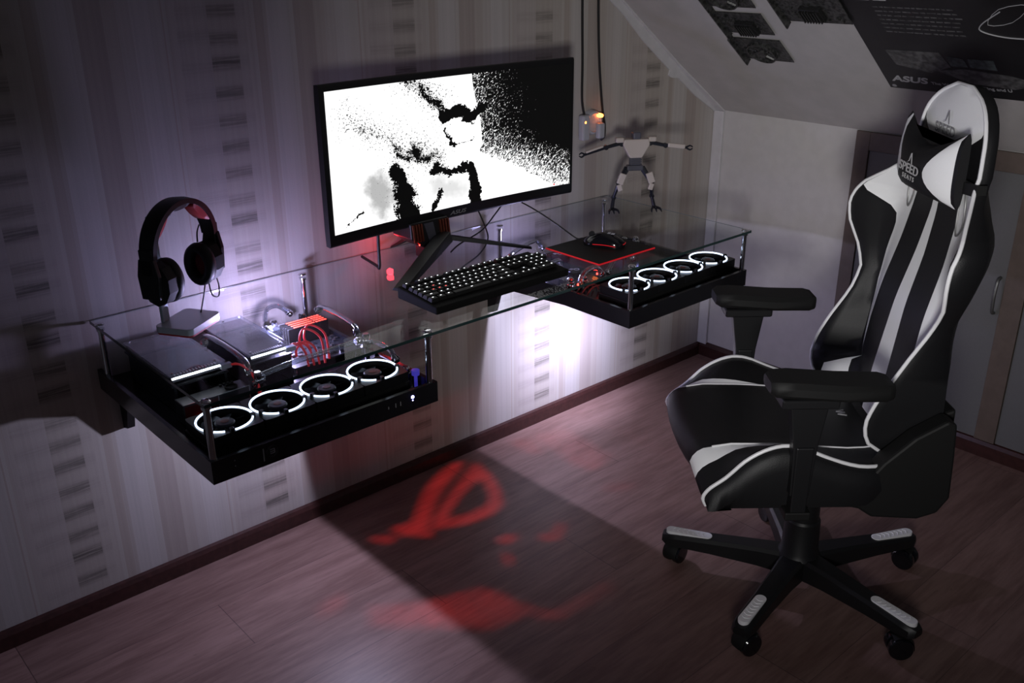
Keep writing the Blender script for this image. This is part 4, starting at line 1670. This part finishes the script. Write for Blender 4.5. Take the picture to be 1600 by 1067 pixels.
bm = nbm()
add_prism(bm, rrect(.060, .046, .012), .0065, .0215)
obj('base', bm, M_SILVER, hs, bevel=.001)
bm = nbm()
add_prism(bm, rrect(.0585, .0445, .011), .0025, .0064)
obj('base_trim', bm, M_RED, hs)['label'] = 'red underside'
for x, y in ((-.045, -.034), (.045, -.034), (.045, .034), (-.045, .034)):
    bm = nbm()
    add_cyl(bm, (x, y, 0), (x, y, .0025), .005, seg=12)
    obj('rubber_foot', bm, M_MATTE, hs)
bm = nbm()
add_box(bm, -.0125, .0125, .036, .043, .0215, .262, .002, M=Matrix.Translation((-.026, 0, 0)))
obj('upright', bm, mat('satin_aluminium', (.42, .50, .55), .4, .2), hs)
bm = nbm()
add_tube(bm, [(-.026, .039, .250), (-.024, .028, .263), (-.010, -.004, .265)], .011, 10, 5, flat=.4, up=(0, 0, 1))
obj('hook', bm, M_SILVER, hs, smooth=True)

# headset: band plane through both cups
hd = thing('headset', 'black headset with red inner padding hanging on the silver stand', 'headset', (-2.146, -.188, .880), math.atan2(.075, .13))
hd.scale = (1.46, 1.0, 1.06)


def arc_pt(a, rx, rz, zc):
    return rx * math.cos(a), zc + rz * math.sin(a)


bm = nbm()                                         # outer band, a flattened strap
n = 30
rows = []
for i in range(n + 1):
    a = PI * (0.0 + 1.0 * i / n)
    cx, cz = arc_pt(a, .078, .098, .052)
    ix, iz = arc_pt(a, .069, .088, .052)
    w = .017 + .004 * math.sin(a)
    rows.append([(cx, -w, cz), (cx * 1.02, 0, cz + .002), (cx, w, cz), (ix, w, iz), (ix, -w, iz)])
V = add_grid(bm, rows, closed_u=True)
bm.faces.new(V[0][::-1])
bm.faces.new(V[-1])
obj('headband', bm, M_BLACK, hd, smooth=35)
for a0, a1, m_ in ((.13, .36, M_RED), (.39, .61, M_LEATHER), (.64, .87, M_RED)):
    bm = nbm()
    rows = []
    for i in range(11):
        t = i / 10
        a = PI * (a0 + (a1 - a0) * t)
        puff = .010 * math.sin(PI * t) ** .6 + .001
        ox, oz = arc_pt(a, .0688, .0878, .052)
        ix, iz = arc_pt(a, .0688 - puff, .0878 - puff, .052)
        w = .016
        rows.append([(ox, -w, oz), (ox, w, oz), (ix, w * .8, iz), (ix, -w * .8, iz)])
    V = add_grid(bm, rows, closed_u=True)
    bm.faces.new(V[0][::-1])
    bm.faces.new(V[-1])
    o = obj('band_cushion', bm, mat('red_padding', (.42, .012, .012), .55) if m_ is M_RED else m_, hd, smooth=50)
    if m_ is M_RED:
        o['label'] = 'red padding'
for s in (-1, 1):
    bm = nbm()                                     # slider and yoke
    add_box(bm, -.0055, .0055, -.016, .016, .020, .075, .002, M=Matrix.Translation((s * .076, 0, 0)))
    add_prism(bm, [(-.018, .055), (.018, .055), (.026, .020), (.022, -.028), (-.022, -.028), (-.026, .020)], .0735 * s, .0815 * s, lambda a, b_, h: (h, a, b_))
    obj('yoke', bm, M_BLACK, hd, bevel=.002)
    bm = nbm()                                     # ear shell: angular oval
    prof = []
    pts = []
    for k in range(10):
        a = 2 * PI * k / 10 + PI / 10
        pts.append((.037 * math.cos(a), .046 * math.sin(a) - .004))
    lo, hi = s * .046, s * .078
    rows = [[(lo, a * .95, b_ * .95) for a, b_ in pts], [(lo + s * .006, a, b_) for a, b_ in pts], [(hi - s * .010, a * .97, b_ * .97) for a, b_ in pts], [(hi, a * .55, b_ * .6) for a, b_ in pts]]
    V = add_grid(bm, rows, closed_u=True)
    bm.faces.new(V[0][::-1])
    bm.faces.new(V[-1])
    obj('ear_cup', bm, M_MATTE, hd, smooth=25)
    bm = nbm()                                     # soft ear pad
    add_tube(bm, [(s * .040, .027 * math.cos(2 * PI * k / 16), .036 * math.sin(2 * PI * k / 16) - .004) for k in range(16)], .0115, 10, 2, closed=True)
    obj('ear_pad', bm, M_LEATHER, hd, smooth=True)
    bm = nbm()
    add_prism(bm, [(.024 * math.cos(2 * PI * k / 20), .032 * math.sin(2 * PI * k / 20) - .004) for k in range(20)], .044 * s, .0455 * s, lambda a, b_, h: (h, a, b_))
    obj('pad_lining', bm, mat('dark_red_lining', (.12, .008, .012), .8), hd)['label'] = 'dark red lining'
for cp in ([(.055, .0, -.050), (.052, -.008, -.078), (.066, -.010, -.088), (.076, -.004, -.070), (.076, 0, -.048)],
           [(.045, -.002, -.048), (.028, -.006, -.085), (.012, -.010, -.112)],
           [(.060, .01, .075), (.052, .010, .060), (.050, .01, .040)]):
    bm = nbm()
    add_tube(bm, cp, .0014, 8, 6)
    obj('headset_cable', bm, M_CABLE, hd, smooth=True)

# ================================================================== TOY ROBOT (generic jointed figure)
rb = thing('toy_robot', 'jointed toy robot in white and black standing on the glass beside the monitor', 'toy', (-0.672, -0.200, ZG1), math.radians(-33))
rb.scale = (1.08, 1.08, 1.08)
M_TOYB = mat('toy_black', (.014, .015, .022), .25)
M_TOYW = mat('toy_cream', (.50, .44, .41), .35)
M_TOYG = mat('toy_grey', (.12, .12, .15), .3, .4)


def limb(bm, a, b_, r0, r1, seg=8):
    add_cyl(bm, a, b_, r0, r1, seg=seg)


for s in (-1, 1):
    hip, knee, ankle, foot = (s * .022, 0, .128), (s * .048, -.012, .088), (s * .058, .006, .040), (s * .064, -.004, .010)
    bm = nbm()
    limb(bm, hip, knee, .009, .007)
    limb(bm, knee, ankle, .006, .005)
    limb(bm, ankle, foot, .005, .006)
    add_lathe(bm, [(.009, -.005), (.009, .005)], c=knee, axis='Y', seg=12)
    add_lathe(bm, [(.007, -.004), (.007, .004)], c=ankle, axis='Y', seg=12)
    for k in (-1, 0, 1):
        add_tube(bm, [(foot[0], foot[1], .010), (foot[0] + k * .012, foot[1] - .018, .009), (foot[0] + k * .015, foot[1] - .028, .0015)], [.0045, .0035, .0015], 6, 3)
    add_tube(bm, [(foot[0], foot[1], .010), (foot[0], foot[1] + .016, .0020)], [.0045, .002], 6, 1)
    leg = obj('leg', bm, M_TOYB, rb, smooth=30)
    bm = nbm()
    add_box(bm, -.010, .010, -.007, .002, -.002, .030, .002, M=Matrix.Translation((knee[0], knee[1] - .006, knee[2])) @ Matrix.Rotation(-s * .35, 4, 'Y'))
    obj('knee_plate', bm, M_TOYW, leg)['label'] = 'cream knee armour'
    bm = nbm()
    add_box(bm, -.007, .007, -.006, .002, -.024, -.004, .002, M=Matrix.Translation((knee[0] + s * .003, knee[1] - .004, knee[2])) @ Matrix.Rotation(s * .3, 4, 'Y'))
    obj('shin_plate', bm, M_TOYW, leg)['label'] = 'cream leg armour'
bm = nbm()
add_box(bm, -.024, .024, -.010, .010, .120, .136, .003)
add_box(bm, -.016, .016, -.009, .009, .136, .158, .003)
for k in range(3):
    add_cyl(bm, (-.018, -.010, .140 + k * .006), (.018, -.010, .140 + k * .006), .002, seg=6)
obj('waist', bm, M_TOYG, rb)
bm = nbm()
add_prism(bm, [(-.018, .158), (.018, .158), (.040, .196), (.036, .212), (-.036, .212), (-.040, .196)], -.014, .012, lambda a, b_, h: (a, h, b_))
obj('chest', bm, M_TOYW, rb, bevel=.003)['label'] = 'cream chest'
bm = nbm()
add_box(bm, -.012, .012, -.016, .010, .212, .232, .004)
add_cyl(bm, (0, 0, .208), (0, 0, .214), .006, seg=10)
obj('head', bm, M_TOYG, rb, bevel=.001)
for s in (-1, 1):
    sh, el, wr = (s * .042, 0, .200), (s * .088, -.004, .190), (s * .150, -.006, .172 + (.01 if s > 0 else 0))
    bm = nbm()
    add_lathe(bm, [(.009, -.007), (.009, .007)], c=sh, axis='Y', seg=12)
    limb(bm, sh, el, .006, .005)
    limb(bm, el, wr, .005, .004)
    add_lathe(bm, [(.007, -.005), (.007, .005)], c=el, axis='Y', seg=12)
    for k in (-1, 1):
        add_tube(bm, [wr, (wr[0] + s * .010, wr[1] - .004, wr[2] + k * .006), (wr[0] + s * .018, wr[1] - .006, wr[2] + k * .002)], [.003, .0025, .0015], 6, 3)
    arm = obj('arm', bm, M_TOYB, rb, smooth=30)
    bm = nbm()
    d = (Vector(wr) - Vector(el))
    Mx = Matrix.Translation(el) @ d.to_track_quat('X', 'Z').to_matrix().to_4x4()
    add_box(bm, .006, d.length - .004, -.007, .003, -.004, .009, .003, M=Mx)
    obj('arm_plate', bm, M_TOYW, arm)['label'] = 'cream arm armour'
    bm = nbm()
    add_box(bm, -.012, .012, -.010, .010, -.004, .011, .004, M=Matrix.Translation((sh[0] + s * .006, 0, sh[2] + .006)))
    obj('shoulder_plate', bm, M_TOYW, arm)['label'] = 'cream shoulder armour'

# ================================================================== CHAIR
CH = thing('gaming_chair', 'black and white racing style swivel chair turned towards the wall', 'chair', (-1.040, -1.124, 0), math.radians(139))
# local axes: +x the way the chair faces, +y its left (towards the camera), z up

# ---- star base
hubz = .078
bm = nbm()
add_lathe(bm, [(.030, .050), (.052, .056), (.054, .105), (.046, .120), (.043, .205), (.039, .211), (.034, .150)], seg=28)
obj('base_hub', bm, M_BLACK, CH, smooth=30)
angs = [math.radians(46.8 + 72 * k) - math.radians(139) for k in range(5)]
caster_turn = [0.3, 1.2, -0.4, 0.9, 2.1]
bmleg = None
for k, a in enumerate(angs):
    Rm = Matrix.Rotation(a, 4, 'Z')
    bm = nbm()
    rows = []
    for r, w, z0, z1 in ((.030, .034, .050, .110), (.10, .029, .056, .108), (.22, .026, .061, .101), (.31, .026, .063, .096), (.335, .024, .065, .094), (.347, .015, .070, .090)):
        rows.append([(r, -w, z0 + .003), (r, -w * .95, z1 - .008), (r, -w * .7, z1), (r, w * .7, z1), (r, w * .95, z1 - .008), (r, w, z0 + .003), (r, w * .7, z0), (r, -w * .7, z0)])
    V = add_grid(bm, rows, closed_u=True)
    bm.faces.new(V[0][::-1])
    bm.faces.new(V[-1])
    bmesh.ops.transform(bm, matrix=Rm, verts=bm.verts)
    leg = obj('base_leg', bm, M_BLACK, CH, smooth=30)
    bm = nbm()
    pts = []
    L0, L1, hw = .232, .325, .0135
    for i in range(9):
        b_ = -PI / 2 + PI * i / 8
        pts.append((L1 + hw * math.cos(b_), hw * math.sin(b_)))
    for i in range(9):
        b_ = PI / 2 + PI * i / 8
        pts.append((L0 + hw * math.cos(b_), hw * math.sin(b_)))
    add_prism(bm, pts, .090, .1030)
    for i in range(7):                             # chevron ribs
        x = L0 + .006 + i * .013
        add_tube(bm, [(x, -.009, .1030), (x + .006, 0, .1034), (x, .009, .1030)], .0014, 6, 3)
    bmesh.ops.transform(bm, matrix=Rm, verts=bm.verts)
    obj('foot_pad', bm, M_WPLASTIC, leg, bevel=.0015)['label'] = 'white ribbed foot pad'
    # twin-wheel caster
    bm = nbm()
    ct = caster_turn[k]
    for s in (-1, 1):
        add_lathe(bm, [(.010, .004 * s), (.0265, .004 * s), (.0285, .008 * s), (.0285, .020 * s), (.0260, .0235 * s), (.012, .025 * s), (.0001, .0245 * s)], c=(0, 0, .0285), axis='Y', seg=28, caps=False)
    add_cyl(bm, (0, -.006, .0285), (0, .006, .0285), .008, seg=12)
    Mc = Matrix.Rotation(a, 4, 'Z') @ Matrix.Translation((.318, 0, 0)) @ Matrix.Rotation(ct, 4, 'Z') @ Matrix.Translation((-.012, 0, 0))
    bmesh.ops.transform(bm, matrix=Mc, verts=bm.verts)
    cs = obj('caster', bm, M_GLOSS, CH, smooth=35)
    bm = nbm()
    rows = []
    for i in range(9):
        b_ = PI * (-.05 + .75 * i / 8)
        c, s_n = math.cos(b_), math.sin(b_)
        rows.append([(.0305 * c, -.019, .0285 + .0305 * s_n), (.0330 * c, -.008, .0285 + .0335 * s_n), (.0330 * c, .008, .0285 + .0335 * s_n), (.0305 * c, .019, .0285 + .0305 * s_n)])
    add_grid(bm, rows)
    add_cyl(bm, (.012, 0, .055), (.012, 0, .072), .009, seg=12)
    bmesh.ops.transform(bm, matrix=Mc, verts=bm.verts)
    obj('caster_hood', bm, M_MATTE, cs, smooth=50)

# ---- gas column and tilt mechanism
bm = nbm()
add_lathe(bm, [(.024, .15), (.024, .345)], seg=20)
add_lathe(bm, [(.0385, .200), (.037, .290), (.030, .300), (.030, .345), (.024, .350)], seg=24)
obj('gas_column', bm, M_BLACK, CH, smooth=30)
bm = nbm()
add_box(bm, -.11, .12, -.075, .075, .345, .385, .008)
add_box(bm, -.16, .16, -.02, .02, .378, .400, .003)
obj('tilt_mechanism', bm, M_MATTE, CH)
bm = nbm()
add_tube(bm, [(.02, -.07, .365), (.02, -.16, .362), (.025, -.24, .350)], .005, 8, 3)
add_box(bm, .010, .034, -.275, -.235, .342, .354, .003)
obj('lift_lever', bm, M_MATTE, CH)

# ---- seat cushion
BW = .240                                         # ridge of the side bolsters
OW = .262


def ztop(u):
    return lerp_table(u, [(-.25, .478), (-.10, .480), (.0, .486), (.15, .497), (.25, .499), (.30, .492)])


def zbol(u):
    return smooth_table(u, [(-.25, .470), (-.12, .478), (-.05, .486), (.0, .495), (.05, .512), (.10, .536), (.15, .546), (.20, .535), (.25, .508), (.28, .478), (.31, .452)], .018)


def seat_row(u, drop, back, sidecut):
    """points across the seat: drop lowers the row round the front nose"""
    zc, zb = ztop(min(u, .30)) - drop, zbol(u) - drop
    wb = lerp_table(u, [(.02, .0), (.10, .006), (.20, .020), (.30, .034), (.40, .038)])
    p = []
    l0 = .157
    kr = lerp_table(u, [(-.25, .70), (-.16, .78), (-.10, .88), (-.04, 1.0)])
    ls = [-OW, -OW + .006, -BW, -BW + .02, -(l0 + wb), -l0, -.11, -.05, 0, .05, .11, l0, l0 + wb, BW - .02, BW, OW - .006, OW]
    for l in ls:
        al = abs(l)
        if al <= l0 + .0001:
            z = zc + .006 * (al / l0) ** 2
        elif al <= BW:
            t = (al - l0) / (BW - l0)
            z = zc + .006 + (zb - zc - .006) * (t * t * (3 - 2 * t)) ** .8
        elif al < OW - .001:
            z = zb - .012
        else:
            z = zb - .05
        uu = u - sidecut * (al / BW) ** 2.2 - back
        p.append((uu, l * kr, z))
    return p


us = [-.24, -.20, -.15, -.10, -.06, -.02, .02, .06, .10, .13, .16, .19, .22, .25, .275, .295]
rows = [seat_row(u, 0, 0, .028 * max(0, (u - .1) / .2)) for u in us]
for ang in (20, 40, 60, 80):                      # the rounded nose
    a = math.radians(ang)
    r_ = seat_row(.30 + .044 * math.sin(a), .044 * (1 - math.cos(a)), 0, .030)
    rows.append(r_)
rows.append([(p[0] - .008, p[1], p[2] - .018) for p in rows[-1]])
last = rows[-1]
for k in (.4, .8, 1.0):
    rows.append([(p[0] - .045 * k, p[1] * (1 - .02 * k), p[2] + (.396 - p[2]) * k) for p in last])
rows = [[(p[0], p[1], max(p[2], .396)) for p in r] for r in rows]
bm = nbm()


def seat_mat(i, j):
    return 1 if j in (4, 11) and us[min(i, len(us) - 1)] >= .02 else 0


V = add_grid(bm, rows, mats=seat_mat)
nC = len(rows[0])
low = []                                          # sides and underside
for r in V:
    a = bm.verts.new((r[0].co.x, r[0].co.y * .955, .396))
    b_ = bm.verts.new((r[-1].co.x, r[-1].co.y * .955, .396))
    low.append((a, b_))
for i in range(len(V) - 1):
    bm.faces.new((V[i][0], V[i + 1][0], low[i + 1][0], low[i][0]))
    bm.faces.new((V[i][-1], low[i][1], low[i + 1][1], V[i + 1][-1]))
    bm.faces.new((low[i][0], low[i + 1][0], low[i + 1][1], low[i][1]))
bm.faces.new([v for v in V[0]] + [low[0][1], low[0][0]])
seat = obj('seat', bm, [M_LEATHER, M_WLEATHER], CH, smooth=60)
for s in (-1, 1):
    bm = nbm()
    jb = 2 if s < 0 else nC - 3
    path = [Vector(rows[i][jb]) + Vector((.002, 0, .001)) for i in range(3, len(rows) - 3)]
    add_tube(bm, path, .0042, 8, 2)
    obj('seat_piping', bm, M_WPLASTIC, seat, smooth=True)['label'] = 'white piping on the side bolster'
    bm = nbm()
    jb = 5 if s < 0 else nC - 6
    path = [Vector(rows[i][jb]) + Vector((0, 0, .0006)) for i in range(2, 16)]
    add_tube(bm, path, .0022, 6, 1)
    obj('seat_piping', bm, M_WPLASTIC, seat, smooth=True)
# embroidered mark near the back of the seat
text_obj('seat_logo', 'W', .028, M_GREY, seat, basis((-.060, -.03, .484), (0, 1, 0), (-1, 0, 0)), extrude=.0015)

# ---- backrest
WT = [(.44, .150), (.48, .176), (.51, .190), (.57, .198), (.62, .203), (.68, .205), (.74, .202), (.80, .215), (.85, .250), (.90, .280), (.94, .289), (.975, .286), (1.0, .268),
      (1.02, .238), (1.05, .195), (1.08, .168), (1.12, .158), (1.17, .152), (1.20, .140), (1.225, .117), (1.242, .090), (1.254, .060), (1.261, .026)]
UC = [(.44, -.118), (.60, -.132), (.785, -.157), (.90, -.184), (1.0, -.200), (1.15, -.202), (1.22, -.206), (1.262, -.218)]
UW = [(.44, -.130), (.484, -.110), (.508, -.060), (.525, -.047), (.572, -.036), (.62, -.050), (.66, -.070), (.70, -.093), (.75, -.122), (.80, -.143), (.85, -.140), (.90, -.122), (.95, -.119), (1.0, -.143),
      (1.05, -.185), (1.10, -.208), (1.20, -.212), (1.262, -.224)]
# how far the rear shell lies behind the centre line at four stations across
SHELL = [(.44, (.13, .10, .085, .07)), (.60, (.135, .105, .085, .070)), (.70, (.130, .100, .070, .050)), (.90, (.110, .080, .030, -.005)),
         (1.0, (.095, .070, .030, -.005)), (1.12, (.078, .062, .036, .020)), (1.20, (.070, .056, .034, .018)), (1.262, (.040, .030, .018, .008))]


def shell(z, k):
    return lerp_table(z, [(a, v[k]) for a, v in SHELL])


def bW(z): return smooth_table(z, WT, .008)
def bUC(z): return smooth_table(z, UC, .02)
def bUW(z): return smooth_table(z, UW, .015)


def valley(z):
    """where the pad ends, where the wing starts, and how deep the seam between them lies"""
    W = bW(z)
    g0 = lerp_table(z, [(.44, .085), (.56, .090), (.62, .122), (.70, .126), (.80, .120), (.90, .114), (1.0, .106), (1.06, .09)])
    g1 = lerp_table(z, [(.44, .100), (.56, .106), (.62, .150), (.70, .176), (.80, .188), (.90, .186), (1.0, .18), (1.06, .12)])
    g1 = min(g1, W * .87)
    g0 = min(g0, g1 - .01)
    return g0, g1, lerp_table(z, [(.44, .0), (.60, .004), (.70, .016), (.80, .018), (.88, .008), (1.0, .0)])


def side_u(l, z):
    W = bW(z)
    a = abs(l)
    g0, g1, dip = valley(z)
    uc, uw = bUC(z), bUW(z)
    if a <= g0:
        return uc - .002 * (a / g0) ** 2
    if a <= g1:
        t = (a - g0) / (g1 - g0)
        return uc - .002 - dip * t
    t = min(1.0, (a - g1) / max(.001, W * .965 - g1))
    u0 = uc - .002 - dip
    return u0 + (uw - u0) * (t * t * (3 - 2 * t)) ** .75 - (.010 if a > W * .99 else 0)


def back_cols(z):
    """half-widths of the colour borders at height z, with plain columns between them"""
    W = bW(z)
    E = W * .955
    if z < 1.06:
        c = lerp_table(z, [(.44, .040), (.60, .038), (.78, .028), (.90, .021), (1.0, .013), (1.055, .010)])
    else:
        c = lerp_table(z, [(1.06, 0.0), (1.085, .0), (1.13, .060), (1.182, E), (1.3, E)])
    g0, g1, dip = valley(z)
    if z < .595:
        s0 = lerp_table(z, [(.44, .118), (.56, .126), (.594, .140)])
        s1 = s0 + lerp_table(z, [(.44, .050), (.50, .048), (.56, .034), (.585, .001), (.594, 0)])
    elif z <= 1.0:
        s0 = g0
        s1 = g0 + lerp_table(z, [(.595, .0), (.62, .001), (.70, .034), (.78, .062), (.85, .066), (.90, .060), (.93, .060), (.96, .095), (.985, .15), (1.0, .20)])
    elif z <= 1.087:
        s0, s1 = min(g0, E), E
    else:
        s0 = s1 = E
    s1 = min(s1, E)
    s0 = min(s0, s1)
    c = min(c, s0)
    out = [0.0, c * .5, c]
    out += [c + (s0 - c) * k / 4 for k in (1, 2, 3, 4)]
    out += [s0 + (s1 - s0) * k / 3 for k in (1, 2, 3)]
    out += [s1 + (E - s1) * k / 5 for k in (1, 2, 3, 4, 5)]
    out += [W * .985, W]
    return out


BANDS = [1, 1, 0, 0, 0, 0, 1, 1, 1, 0, 0, 0, 0, 0, 0, 0]


zs = [.44, .46, .48, .50, .52, .54, .56, .58, .60, .62, .634, .6351, .66, .68, .70, .725, .75, .775, .80, .825, .85, .875, .90, .92, .94, .955, .97, .98, .99, 1.0, 1.0005, 1.02, 1.04, 1.055,
      1.0601, 1.07, 1.087, 1.0875, 1.10, 1.12, 1.14, 1.16, 1.175, 1.19, 1.205, 1.22, 1.232, 1.243, 1.252, 1.258, 1.261]
rows = []
for z in zs:
    cs = back_cols(z)
    ls = [-c for c in cs[::-1]] + cs[1:]
    rows.append([(side_u(l, z), l, z) for l in ls])
bm = nbm()
nH = 16


def back_mat(i, j):
    b_ = nH - 1 - j if j < nH else j - nH          # band index from the centre
    return BANDS[b_]


V = add_grid(bm, rows, mats=back_mat)
# rear shell
rr = []
for z in zs:
    W = bW(z)
    uc = bUC(z)
    o0, o1, o2, o3 = [uc - shell(z, k) for k in range(4)]
    ue = side_u(W, z) - .012
    rr.append([(ue, -W, z), (min(o3, ue - .004), -W * .98, z), (o2, -W * .80, z), (o1, -W * .45, z), (o0, 0, z), (o1, W * .45, z), (o2, W * .80, z), (min(o3, ue - .004), W * .98, z), (ue, W, z)])
VB = add_grid(bm, rr)
for i in range(len(zs) - 1):
    bm.faces.new((V[i][0], V[i + 1][0], VB[i + 1][0], VB[i][0]))
    bm.faces.new((V[i][-1], VB[i][-1], VB[i + 1][-1], V[i + 1][-1]))
bm.faces.new(V[-1] + VB[-1][::-1])
bm.faces.new(V[0][::-1] + VB[0])
back = obj('backrest', bm, [M_LEATHER, M_WLEATHER], CH, smooth=60)
bm = nbm()
edge = [Vector((side_u(bW(z) * .96, z) + .001, bW(z) * .985, z)) for z in zs if .47 <= z]
edge2 = [Vector((p.x, -p.y, p.z)) for p in edge]
add_tube(bm, edge + edge2[::-1], .0042, 8, 1)
obj('back_piping', bm, M_WPLASTIC, back, smooth=True)['label'] = 'white piping round the backrest'
for s in (-1, 1):                                  # belt openings beside the headrest
    bm = nbm()
    add_tube(bm, [(side_u(.120, 1.07) + .003, s * .120, 1.068), (side_u(.137, 1.05) + .003, s * .137, 1.045), (side_u(.140, 1.0) + .003, s * .140, .995), (side_u(.125, .975) + .003, s * .125, .972), (side_u(.110, 1.0) + .003, s * .112, 1.0), (side_u(.108, 1.05) + .003, s * .110, 1.045)], .0019, 8, 5, closed=True)
    obj('belt_opening', bm, mat('dull_rim', (.25, .25, .25), .45, .5), back, smooth=True)['label'] = 'grey rim of the belt opening'
# lettering on the head section
LM = basis((bUC(1.165) + .003, -.012, 1.158), (0, 1, 0), (0, 0, 1)) @ Matrix.Diagonal((1.15, .9, 1, 1))
text_obj('head_lettering', 'SPEED', .030, M_GREY, back, LM, spacing=1.05)
text_obj('head_lettering', 'SEATS', .017, M_GREY, back, LM @ Matrix.Translation((0, -.018, 0)), spacing=1.3)


def arrow(bm, M):
    add_prism(bm, [(-.014, 0), (-.004, .006), (.004, .028), (.009, .030), (.014, 0), (.010, 0), (.006, .022), (-.001, .006)], 0, .0006, lambda a, b_, h: M @ Vector((a, b_, h)))


bm = nbm()
arrow(bm, LM @ Matrix.Translation((0, .025, 0)))
obj('head_lettering', bm, M_GREY, back)

# ---- head pillow
PU, PZ, PL = -.168, 1.087, .142
bm = nbm()
nv = 12


def pil(l, v, front=1):
    q = abs(l) / PL
    H = .052 + .026 * q ** 1.6
    dip = .022 * q ** 2
    th = .038 * (1 - abs(v) ** 3) ** .5 * (1 - .65 * q ** 3)
    u = PU + (th if front > 0 else -th * .5) - .013 * q * q
    return (u, l, PZ + dip + v * H)


vs = [-1 + 2 * i / nv for i in range(nv + 1)]
rows = []
for v in vs:
    b0 = (.058 + .072 * abs(v) ** 1.8)
    b1 = max(b0 + .002, .135)
    ls = [-PL, -b1, -(b0 + b1) / 2, -b0, -b0 * .66, -b0 * .33, 0, b0 * .33, b0 * .66, b0, (b0 + b1) / 2, b1, PL]
    rows.append([pil(l, v) for l in ls])
V1 = add_grid(bm, rows, mats=lambda i, j: 1 if j in (1, 2, 9, 10) else 0)
rows = [[pil(l, v, -1) for l in (-PL, -.10, -.05, 0, .05, .10, PL)] for v in vs]
V2 = add_grid(bm, rows)
for i in range(nv):
    bm.faces.new((V1[i][0], V1[i + 1][0], V2[i + 1][0], V2[i][0]))
    bm.faces.new((V1[i][-1], V2[i][-1], V2[i + 1][-1], V1[i + 1][-1]))
bm.faces.new(V1[0][::-1] + V2[0])
bm.faces.new(V1[-1] + V2[-1][::-1])
hp = obj('head_pillow', bm, [M_LEATHER, M_WLEATHER], CH, smooth=50)
hp['label'] = 'bow-tie head pillow, black with white ends'
bm = nbm()
W = bW(1.075)
uc_ = bUC(1.075)
ring = [(-.180, -.130), (-.196, -W - .004), (-.216, -W - .004)] + [(uc_ - shell(1.075, k) - .003, sg * f_ * W) for k, f_, sg in ((3, .99, -1), (2, .82, -1), (1, .46, -1), (0, 0, 1), (1, .46, 1), (2, .82, 1), (3, .99, 1))] + [(-.216, W + .004), (-.196, W + .004), (-.180, .130)]
rowsS = [[(a, b_, 1.066) for a, b_ in ring], [(a, b_, 1.090) for a, b_ in ring]]
add_grid(bm, rowsS)
so = obj('pillow_strap', bm, M_MATTE, hp)
so.modifiers.new('solid', 'SOLIDIFY').thickness = .002
PM = basis((PU + .0392, 0, PZ - .008), (0, 1, 0), (0, 0, 1)) @ Matrix.Diagonal((1.15, .88, 1, 1))
text_obj('pillow_lettering', 'SPEED', .031, mat('lettering_silver', (.5, .5, .5), .4), hp, PM, spacing=1.05)
text_obj('pillow_lettering', 'SEATS', .016, MATS['lettering_silver'], hp, PM @ Matrix.Translation((0, -.0175, -.0015)), spacing=1.35)
bm = nbm()
arrow(bm, PM @ Matrix.Translation((0, .022, 0)) @ Matrix.Scale(.9, 4))
obj('pillow_lettering', bm, MATS['lettering_silver'], hp)

# ---- hinge covers at the foot of the backrest
for s in (-1, 1):
    bm = nbm()
    add_prism(bm, [(.015, .395), (-.015, .425), (-.070, .500), (-.130, .560), (-.195, .600), (-.215, .590), (-.222, .510), (-.228, .410), (-.205, .372), (-.163, .357), (-.060, .364), (-.030, .385)],
              s * .196, s * .244, lambda a, b_, h: (a, h, b_))
    obj('hinge_cover', bm, M_MATTE, CH, bevel=.006)
bm = nbm()
add_prism(bm, [(-.10, .392), (-.10, .46), (-.18, .58), (-.235, .60), (-.240, .42), (-.20, .372)], -.189, .189, lambda a, b_, h: (a, h, b_))
obj('rear_panel', bm, M_MATTE, CH, bevel=.006)

# ---- armrests
for s in (-1, 1):
    y = s * .262
    bm = nbm()
    rows = []
    for u, w, h in ((-.052, .018, .010), (-.046, .034, .016), (-.030, .044, .018), (.06, .047, .018), (.16, .047, .018), (.195, .042, .017), (.207, .030, .012)):
        zc = .693 + .004 * (u / .2) + (.006 if u > .1 else 0)
        rows.append([(u, y - w, zc - h * .5), (u, y - w, zc + h * .4), (u, y - w * .8, zc + h), (u, y + w * .8, zc + h), (u, y + w, zc + h * .4), (u, y + w, zc - h * .5), (u, y + w * .8, zc - h), (u, y - w * .8, zc - h)])
    V = add_grid(bm, rows, closed_u=True)
    bm.faces.new(V[0][::-1])
    bm.faces.new(V[-1])
    arm = obj('armrest', bm, M_MATTE, CH, smooth=40)
    bm = nbm()
    add_box(bm, .060, .180, y - .030, y + .030, .655, .6765, .004)
    add_prism(bm, [(.076, .662), (.158, .662), (.142, .56), (.138, .44), (.096, .44), (.090, .56)], y - .015, y + .015, lambda a, b_, h: (a, h, b_))
    add_prism(bm, [(.098, .56), (.136, .56), (.134, .40), (.100, .40)], y - .019, y + .019, lambda a, b_, h: (a, h, b_))
    obj('armrest_post', bm, M_BLACK, arm, bevel=.003)
    bm = nbm()
    add_box(bm, .090, .145, min(s * .12, s * .285), max(s * .12, s * .285), .384, .404, .003)
    obj('armrest_bracket', bm, M_MATTE, arm)
